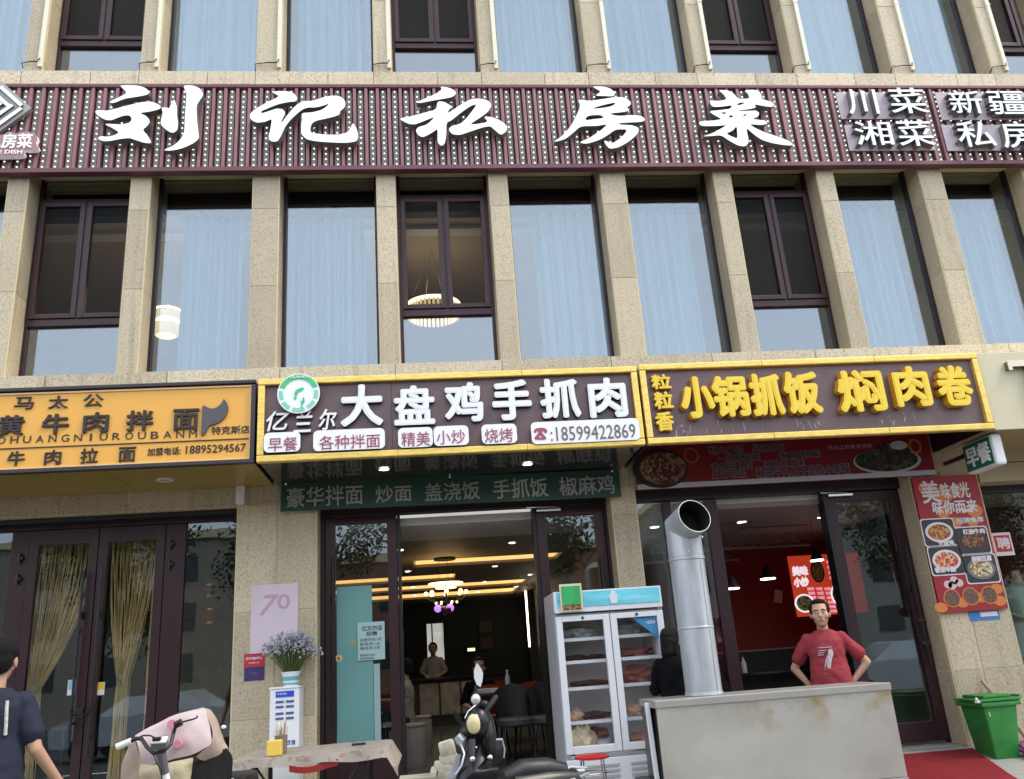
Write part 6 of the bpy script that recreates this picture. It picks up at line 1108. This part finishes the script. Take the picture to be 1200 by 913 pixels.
def head(c, f, s=1.0):
    """head prims round centre C facing F; returns prims"""
    u = V3((0, 0, 1)); r_ = f.cross(u).normalized(); M3 = Matrix((r_, f, u)).transposed()
    L = lambda a, b_, c_: c+(r_*a+f*b_+u*c_)*s
    return [('s', L(0, -.012, .03), (.077*s, .095*s, .093*s), M3), ('s', L(0, .018, -.03), (.062*s, .072*s, .085*s), M3), ('s', L(0, .045, -.085), (.034*s, .034*s, .026*s), M3),
            ('c', L(0, .088, .012), L(0, .103, -.022), .009*s, .014*s), ('s', L(.045, .055, -.02), (.026*s, .026*s, .03*s), M3), ('s', L(-.045, .055, -.02), (.026*s, .026*s, .03*s), M3),
            ('c', L(-.045, .072, .03), L(.045, .072, .03), .014*s, .014*s), ('s', L(.079, -.01, -.01), (.010*s, .020*s, .032*s), M3), ('s', L(-.079, -.01, -.01), (.010*s, .020*s, .032*s), M3), ('c', L(-.02, .080, -.056), L(.02, .080, -.056), .009*s, .009*s)], L, M3
def face(t, L, M3, s):
    for q in (-1, 1):
        part('eye', MB().sph(L(.031*q, .083, .010), (.013*s, .006*s, .0065*s), 10, M3), mat('eye_white', (.6, .58, .55), .2), t, smooth=True); part('iris', MB().sph(L(.031*q, .0875, .010), (.0055*s, .003*s, .0055*s), 8, M3), BLACK, t, smooth=True)
        part('eyebrow', MB().tube([L(.048*q, .080, .028), L(.032*q, .089, .034), L(.016*q, .090, .030)], [.002*s, .004*s, .003*s], 6), HAIR, t, smooth=True)
    part('lips', MB().tube([L(-.022, .083, -.056), L(-.008, .0905, -.053), L(.008, .0905, -.053), L(.022, .083, -.056)], [.002*s, .0045*s, .0045*s, .002*s], 8), mat('lips', (.36, .14, .11), .5), t, smooth=True)
def hairdo(t, L, M3, s, long_=False, back=0):
    pr = [('s', L(0, -.026, .046), (.083*s, .092*s, .084*s), M3), ('s', L(0, -.055, .0), (.078*s, .062*s, .075*s), M3), ('s', L(0, .024, .100), (.060*s, .048*s, .026*s), M3), ('s', L(.066, -.01, .04), (.022*s, .055*s, .05*s), M3), ('s', L(-.066, -.01, .04), (.022*s, .055*s, .05*s), M3)]
    if long_: pr += [('c', L(0, -.05, .0), L(.0, -.075, -.10), .075*s, .05*s), ('c', L(.06, -.02, .0), L(.065, -.04, -.12), .035*s, .025*s), ('c', L(-.06, -.02, 0), L(-.065, -.04, -.12), .035*s, .025*s)]
    figure('hair', pr, HAIR, t, .006, 2)
# --- man in red behind the steel counter
def man(label, base, f, s, shirt_m, trouser_m, arms, hd_f=None, long_=False, lean=V3((0, 0, 0)), sleeve=.55, group=None, belly=1.0, hz=None, showface=True, name_cat='person', sit=False, shoes=BLACK):
    u = V3((0, 0, 1)); r_ = f.cross(u).normalized(); B = V3(base); t = thing('person', label, 'person', base, group)
    L = lambda a, b_, c_: B+(r_*a+f*b_+u*c_)*s+lean*(c_/1.6)
    hip = .95; sh_z = 1.405
    body = []; 
    shL, shR = L(-.185, -.005, sh_z), L(.185, -.005, sh_z)
    if not sit: legs = [(L(q*.095, 0, hip), L(q*.105, .01, .50), L(q*.11, -.02, .09)) for q in (-1, 1)]
    else: legs = [(L(q*.095, 0, hip), L(q*.12, .42, hip+.02), L(q*.12, .42, hip-.42)) for q in (-1, 1)]
    tor = lambda lv, k: ('t', [(L(0, y_, z_), rx*s*k, ry*s*k) for z_, rx, ry, y_ in lv], r_, f)
    body += [('c', L(0, -.012, 1.40), L(0, .0, 1.52), .056*s, .053*s), tor([(.92, .14, .09, 0), (1.10, .125, .085, 0), (1.28, .145, .085, 0), (1.38, .14, .07, -.01), (1.425, .07, .05, -.01)], 1)]
    for h_, k_, a_ in legs:
        body += [('c', h_, k_, .08*s, .058*s), ('c', k_, a_, .055*s, .038*s), ('c', a_, a_+f*.13*s-u*.05*s, .035*s, .03*s)]
    k_ = belly
    shirt = [tor([(.885, .172*k_, .122*k_, 0), (.90, .178*k_, .126*k_, 0), (.98, .172*k_, .124*k_, .004), (1.08, .164*k_, .118*k_, .006), (1.18, .168, .116, .004), (1.27, .180, .118, .002), (1.34, .184, .108, -.004), (1.39, .165, .088, -.010), (1.43, .105, .070, -.012), (1.452, .072, .064, -.010)], 1)]
    hp = []
    for q, (el, wr, hdir, hn, curl) in zip((-1, 1), arms):
        S = L(q*.158, -.008, 1.372); E_ = L(*el); Wr = L(*wr); body += [('c', S, E_, .048*s, .038*s), ('c', E_, Wr, .038*s, .026*s)]
        body += hand(Wr, (r_*hdir[0]+f*hdir[1]+u*hdir[2]), (r_*hn[0]+f*hn[1]+u*hn[2]), q*(1), curl, s)
        M_ = S.lerp(E_, sleeve/.62 if sleeve < .62 else 1.0); shirt += [('c', S-u*.006*s, M_, .060*s, .067*s)]
    ff = hd_f or f; hc = L(0, .02, 1.60); hp, LL, M3 = head(hc, ff, s*1.13); body += hp
    figure('body', body, SKIN, t, .0075 if s < 1.3 else .008, 3)
    figure('shirt', shirt, shirt_m, t, .0085, 5)
    tr = [('c', L(-.075, 0, .96), L(.075, 0, .96), .103*s*belly, .103*s*belly)]
    for h_, k_, a_ in legs: tr += [('c', h_, k_, .097*s, .075*s), ('c', k_, a_+u*.02, .072*s, .058*s)]
    figure('trousers', tr, trouser_m, t, .011, 3)
    for h_, k_, a_ in legs: figure('shoe', [('c', a_-u*.05*s, a_+f*.15*s-u*.06*s, .045*s, .038*s)], shoes, t, .01, 2)
    hairdo(t, LL, M3, s*1.13, long_)
    if showface: face(t, LL, M3, s*1.13)
    return t, L
REDT = mat('red_tshirt_cloth', (.30, .03, .04), .85, var=.10, scale=8, bump=.25, bscale=30); DT = mat('dark_trousers', (.015, .016, .02), .8); NAVY = mat('navy_tshirt_cloth', (.012, .016, .035), .85, var=.2, scale=6, bump=.3, bscale=14); BLT = mat('black_blouse', (.006, .006, .008), .9, spec=.1, var=.3, scale=10, bump=.3, bscale=20)
hp_ = W(958, 703, -1.0); s_ = (hp_.z-gz(-1.0))/1.735
f_ = V3((CAM.x-hp_.x, CAM.y+1.0, 0)).normalized()
t, L = man('man in a dark red printed t-shirt with hands on hips behind the steel counter', (hp_.x, -1.0, gz(-1)), f_, s_, REDT, DT,
   [((-.35, -.05, 1.12), (-.19, -.02, .95), (.7, .35, -.55), (.4, -.8, 0), .9), ((.33, -.08, 1.10), (.20, -.06, .92), (-.6, -.4, -.6), (-.4, .8, 0), .9)], sleeve=.42, belly=1.13)
# print on the shirt
pm = mat('shirt_print', (.62, .50, .52), .8, var=.3, scale=40)
r0 = f_.cross(V3((0, 0, 1))).normalized()
def onchest(name, poly_, m, L=L, depth=.126):
    me = MB(); me.poly([L(a, (depth+.006*max(0, 1.2-z)*5)*math.sqrt(1-(a/.19)**2)+.004, z) for a, z in poly_]); r = bmesh.ops.extrude_face_region(me.b, geom=me.b.faces[:]); bmesh.ops.translate(me.b, verts=[g for g in r['geom'] if isinstance(g, bmesh.types.BMVert)], vec=(L(0, .004, 0)-L(0, 0, 0))); return part(name, me, m, t)
for pl in ([(-.055, 1.265), (-.02, 1.262), (.0, 1.20), (.015, 1.12), (.02, 1.07), (.0, 1.075), (-.015, 1.10), (-.035, 1.17), (-.06, 1.22)], [(.0, 1.215), (.025, 1.16), (.045, 1.09), (.05, 1.075), (.038, 1.08), (.025, 1.12), (.01, 1.17)]): onchest('print', pl, pm)
for z, a, b_ in ((1.285, -.055, .075), (1.258, .0, .07), (1.238, .02, .08), (1.218, .03, .085)): onchest('print', [(a, z), (b_, z), (b_, z-.008), (a, z-.008)], pm)
# --- man in navy walking past at bottom left, seen from behind
nh = W(3, 771, -3.15); zf = gz(-3.15); s2 = (nh.z+.115-zf)/1.735; f2 = V3((-.22, 1, 0)).normalized()
t2, L2 = man('man in a navy t-shirt with pale back stripe walking past at bottom left, back turned', (nh.x-.02, -3.15, zf), f2, s2, NAVY, DT,
   [((-.27, -.04, 1.12), (-.26, .12, .90), (0, .4, -.9), (1, 0, 0), .5), ((.245, -.02, 1.10), (.36, .12, .90), (.55, .35, -.7), (-1, 0, 0), .5)], sleeve=.42, belly=1.14)
r2 = f2.cross(V3((0, 0, 1))).normalized(); m = MB(); pts = [L2(.088, -.092, 1.375), L2(.092, -.100, 1.32), L2(.096, -.102, 1.26), L2(.099, -.100, 1.19)]; m.tube(pts, .010, 6); part('back_stripe', m, mat('reflective_stripe', (.50, .52, .48), .5, var=.3, scale=60), t2)
# --- woman in black behind the chimney
wh = W(782, 752, -.95); s3 = (wh.z+.115-gz(-.95))/1.735
man('dark haired woman in black standing between the fridge and the steel chimney', (wh.x+.02, -.95, gz(-.95)), V3((.6, .8, 0)).normalized(), s3, BLT, DT,
   [((-.25, .05, 1.10), (-.18, .25, 1.0), (.2, .9, 0), (0, 0, -1), .6), ((.25, .05, 1.10), (.18, .25, 1.0), (-.2, .9, 0), (0, 0, -1), .6)], long_=True, sleeve=.6)
# --- guests and staff inside the middle restaurant
GRC = mat('pale_grey_shirt', (.32, .31, .30), .85); 
man('seated guest in a pale grey shirt at the left table inside the restaurant', (1.45, 3.3, FL-.47), V3((-.9, .2, 0)).normalized(), .98, GRC, DT, [((-.26, .1, 1.12), (-.15, .32, 1.05), (.1, 1, 0), (0, 0, -1), .5), ((.26, .1, 1.12), (.15, .32, 1.05), (-.1, 1, 0), (0, 0, -1), .5)], sit=True, showface=False)
man('cook in pale clothes standing behind the service counter before the back window', (W(507, 750, 10.4).x, 10.45, FL-.08), V3((-.1, -1, 0)).normalized(), .98, mat('cook_pale', (.36, .36, .35), .85), DT, [((-.26, .05, 1.12), (-.12, .28, 1.05), (.1, 1, 0), (0, 0, -1), .5), ((.26, .05, 1.12), (.12, .28, 1.05), (-.1, 1, 0), (0, 0, -1), .5)], showface=False)
man('seated guest in black facing the door at the far side of the table', (2.45, 3.55, FL-.47), V3((0, -1, 0)), .95, BLT, DT, [((-.25, .1, 1.12), (-.12, .3, 1.05), (.2, 1, 0), (0, 0, -1), .5), ((.25, .1, 1.12), (.12, .3, 1.05), (-.2, 1, 0), (0, 0, -1), .5)], sit=True)
bpy.data.scenes.remove(TS)
# ================================================================== ACROSS THE STREET (seen in the glass)
LEAF = mat('tree_leaf', (.055, .085, .025), .7, var=.4, scale=1.2); BARK = mat('tree_bark', (.22, .18, .13), .9)
def tree(x, y, h, r, label, seed):
    rnd = random.Random(seed); t = thing('street_tree', label, 'tree', (x, y, 0), 'trees across the street'); m = MB(); tips = []
    m.tube([(x, y, -.1), (x+.05, y, h*.25), (x-.05, y+.05, h*.45)], [.16, .12, .09], 8)
    for k in range(9):
        a = rnd.uniform(0, 6.28); e = V3((x+r*.7*math.cos(a), y+r*.7*math.sin(a), h*rnd.uniform(.5, .9))); m.tube([(x, y, h*rnd.uniform(.3, .45)), V3((x, y, h*.5)).lerp(e, .6), e], [.06, .04, .015], 5, False); tips.append(e)
    part('trunk', m, BARK, t); vs, fs = [], []
    cl = [(e+V3((rnd.uniform(-.6, .6), rnd.uniform(-.6, .6), rnd.uniform(-.4, .6)))*r*.4, r*rnd.uniform(.28, .5)) for e in tips for _ in range(4)]
    for c_, cr_ in cl:
        for q in range(150):
            d = V3((rnd.gauss(0, 1), rnd.gauss(0, 1), rnd.gauss(0, .8))).normalized()*cr_*rnd.random()**.4; p = c_+d; a = V3((rnd.uniform(-1, 1), rnd.uniform(-1, 1), rnd.uniform(-1, 1))).normalized()*.10; b_ = a.orthogonal().normalized()*.05; n0 = len(vs); vs += [p-a, p+b_, p+a, p-b_]; fs.append((n0, n0+1, n0+2, n0+3))
    me = bpy.data.meshes.new('crown'); me.from_pydata(vs, [], fs); me.materials.append(LEAF); o = link('crown', me, t); tag(o, kind='stuff')
for x_, y_, h_, r_, l_, sd_ in ((-9, -21, 7.5, 2.6, 'leafy street tree across the street, far left', 1), (-2.5, -23, 8.5, 3.0, 'tallest leafy street tree across the street', 2), (5, -22, 7, 2.5, 'leafy street tree across the street in the middle', 3), (21, -24, 8, 2.8, 'leafy street tree across the street opposite the red restaurant', 4), (28, -25, 7.5, 2.6, 'leafy street tree across the street, far right', 5)): tree(x_, y_, h_, r_, l_, sd_)
def block(x0, x1, y, h, col, label, nx, nz):
    t = thing('street_building', label, 'building', ((x0+x1)/2, y, 0)); m_ = mat('render_'+str(int(x0+100)), col, .8, var=.08, scale=.6); part('wall', MB().box(x0, x1, y-8, y, -.1, h), m_, t); part('roof', MB().box(x0-.3, x1+.3, y-8.3, y+.3, h+.002, h+.4), GROUT, t)
    for j in range(nz):
        for i in range(nx):
            cx = x0+(x1-x0)*(i+.5)/nx; cz = 1.6+(h-1.4)*(j)/nz+.8; part('window', MB().box(cx-.7, cx+.7, y+.004, y+.06, cz-.7, cz+.7), MATS['dark_window'], t)
block(-30, -6, -38, 9, (.42, .36, .28), 'beige building across the street seen reflected in the left windows', 7, 3); block(-5, 14, -40, 7.5, (.30, .17, .12), 'brick coloured building across the street seen reflected in the middle', 6, 2); block(15, 44, -38, 9.5, (.45, .42, .38), 'grey building across the street seen reflected in the right windows', 8, 3)
def car(x, y, rz, col, label):
    t = thing('parked_car', label, 'car', (0, 0, 0), 'cars parked along the far side of the street'); pm_ = mat('car_paint_'+label[:5], col, .3, .2, coat=.8)
    pr = [(-2.2, .35), (-2.25, .75), (-1.9, .95), (-1.1, 1.0), (-.5, 1.42), (.9, 1.45), (1.6, 1.05), (2.15, .98), (2.25, .6), (2.2, .35)]
    m = MB(); V = [[m.b.verts.new((a, q*.85*(1 if z < 1.1 else .8), z)) for a, z in pr] for q in (-1, 1)]
    for i in range(len(pr)): j = (i+1) % len(pr); m.b.faces.new((V[0][i], V[0][j], V[1][j], V[1][i]))
    m.b.faces.new(V[0]); m.b.faces.new(list(reversed(V[1]))); part('body', m, pm_, t)
    for q in (-1, 1): part('window', MB().poly([(-.95, q*.79, 1.02), (-.45, q*.705, 1.36), (.8, q*.70, 1.38), (1.4, q*.79, 1.04)]), BLACKG, t)
    part('windscreen', MB().poly([(-1.08, -.72, 1.03), (-.52, -.62, 1.41), (-.52, .62, 1.41), (-1.08, .72, 1.03)]), BLACKG, t)
    for a in (-1.4, 1.4):
        for q in (-1, 1): part('wheel', MB().cone((a, q*.72, .32), (a, q*.9, .32), .32, .32, 18), BLACK, t)
    for q in (-1, 1): part('headlight', MB().sph((-2.18, q*.6, .72), (.06, .16, .08), 8), WHITE, t)
    place(t, x, y, rz, -.12)
car(13.4, -11.6, R(8), (.75, .76, .78), 'white parked car across the street opposite the red restaurant'); car(-1.0, -17, R(180), (.25, .02, .02), 'dark red parked car across the street'); car(-5.0, -14.0, R(4), (.66, .68, .7), 'pale grey parked car across the street, opposite the orange sign')
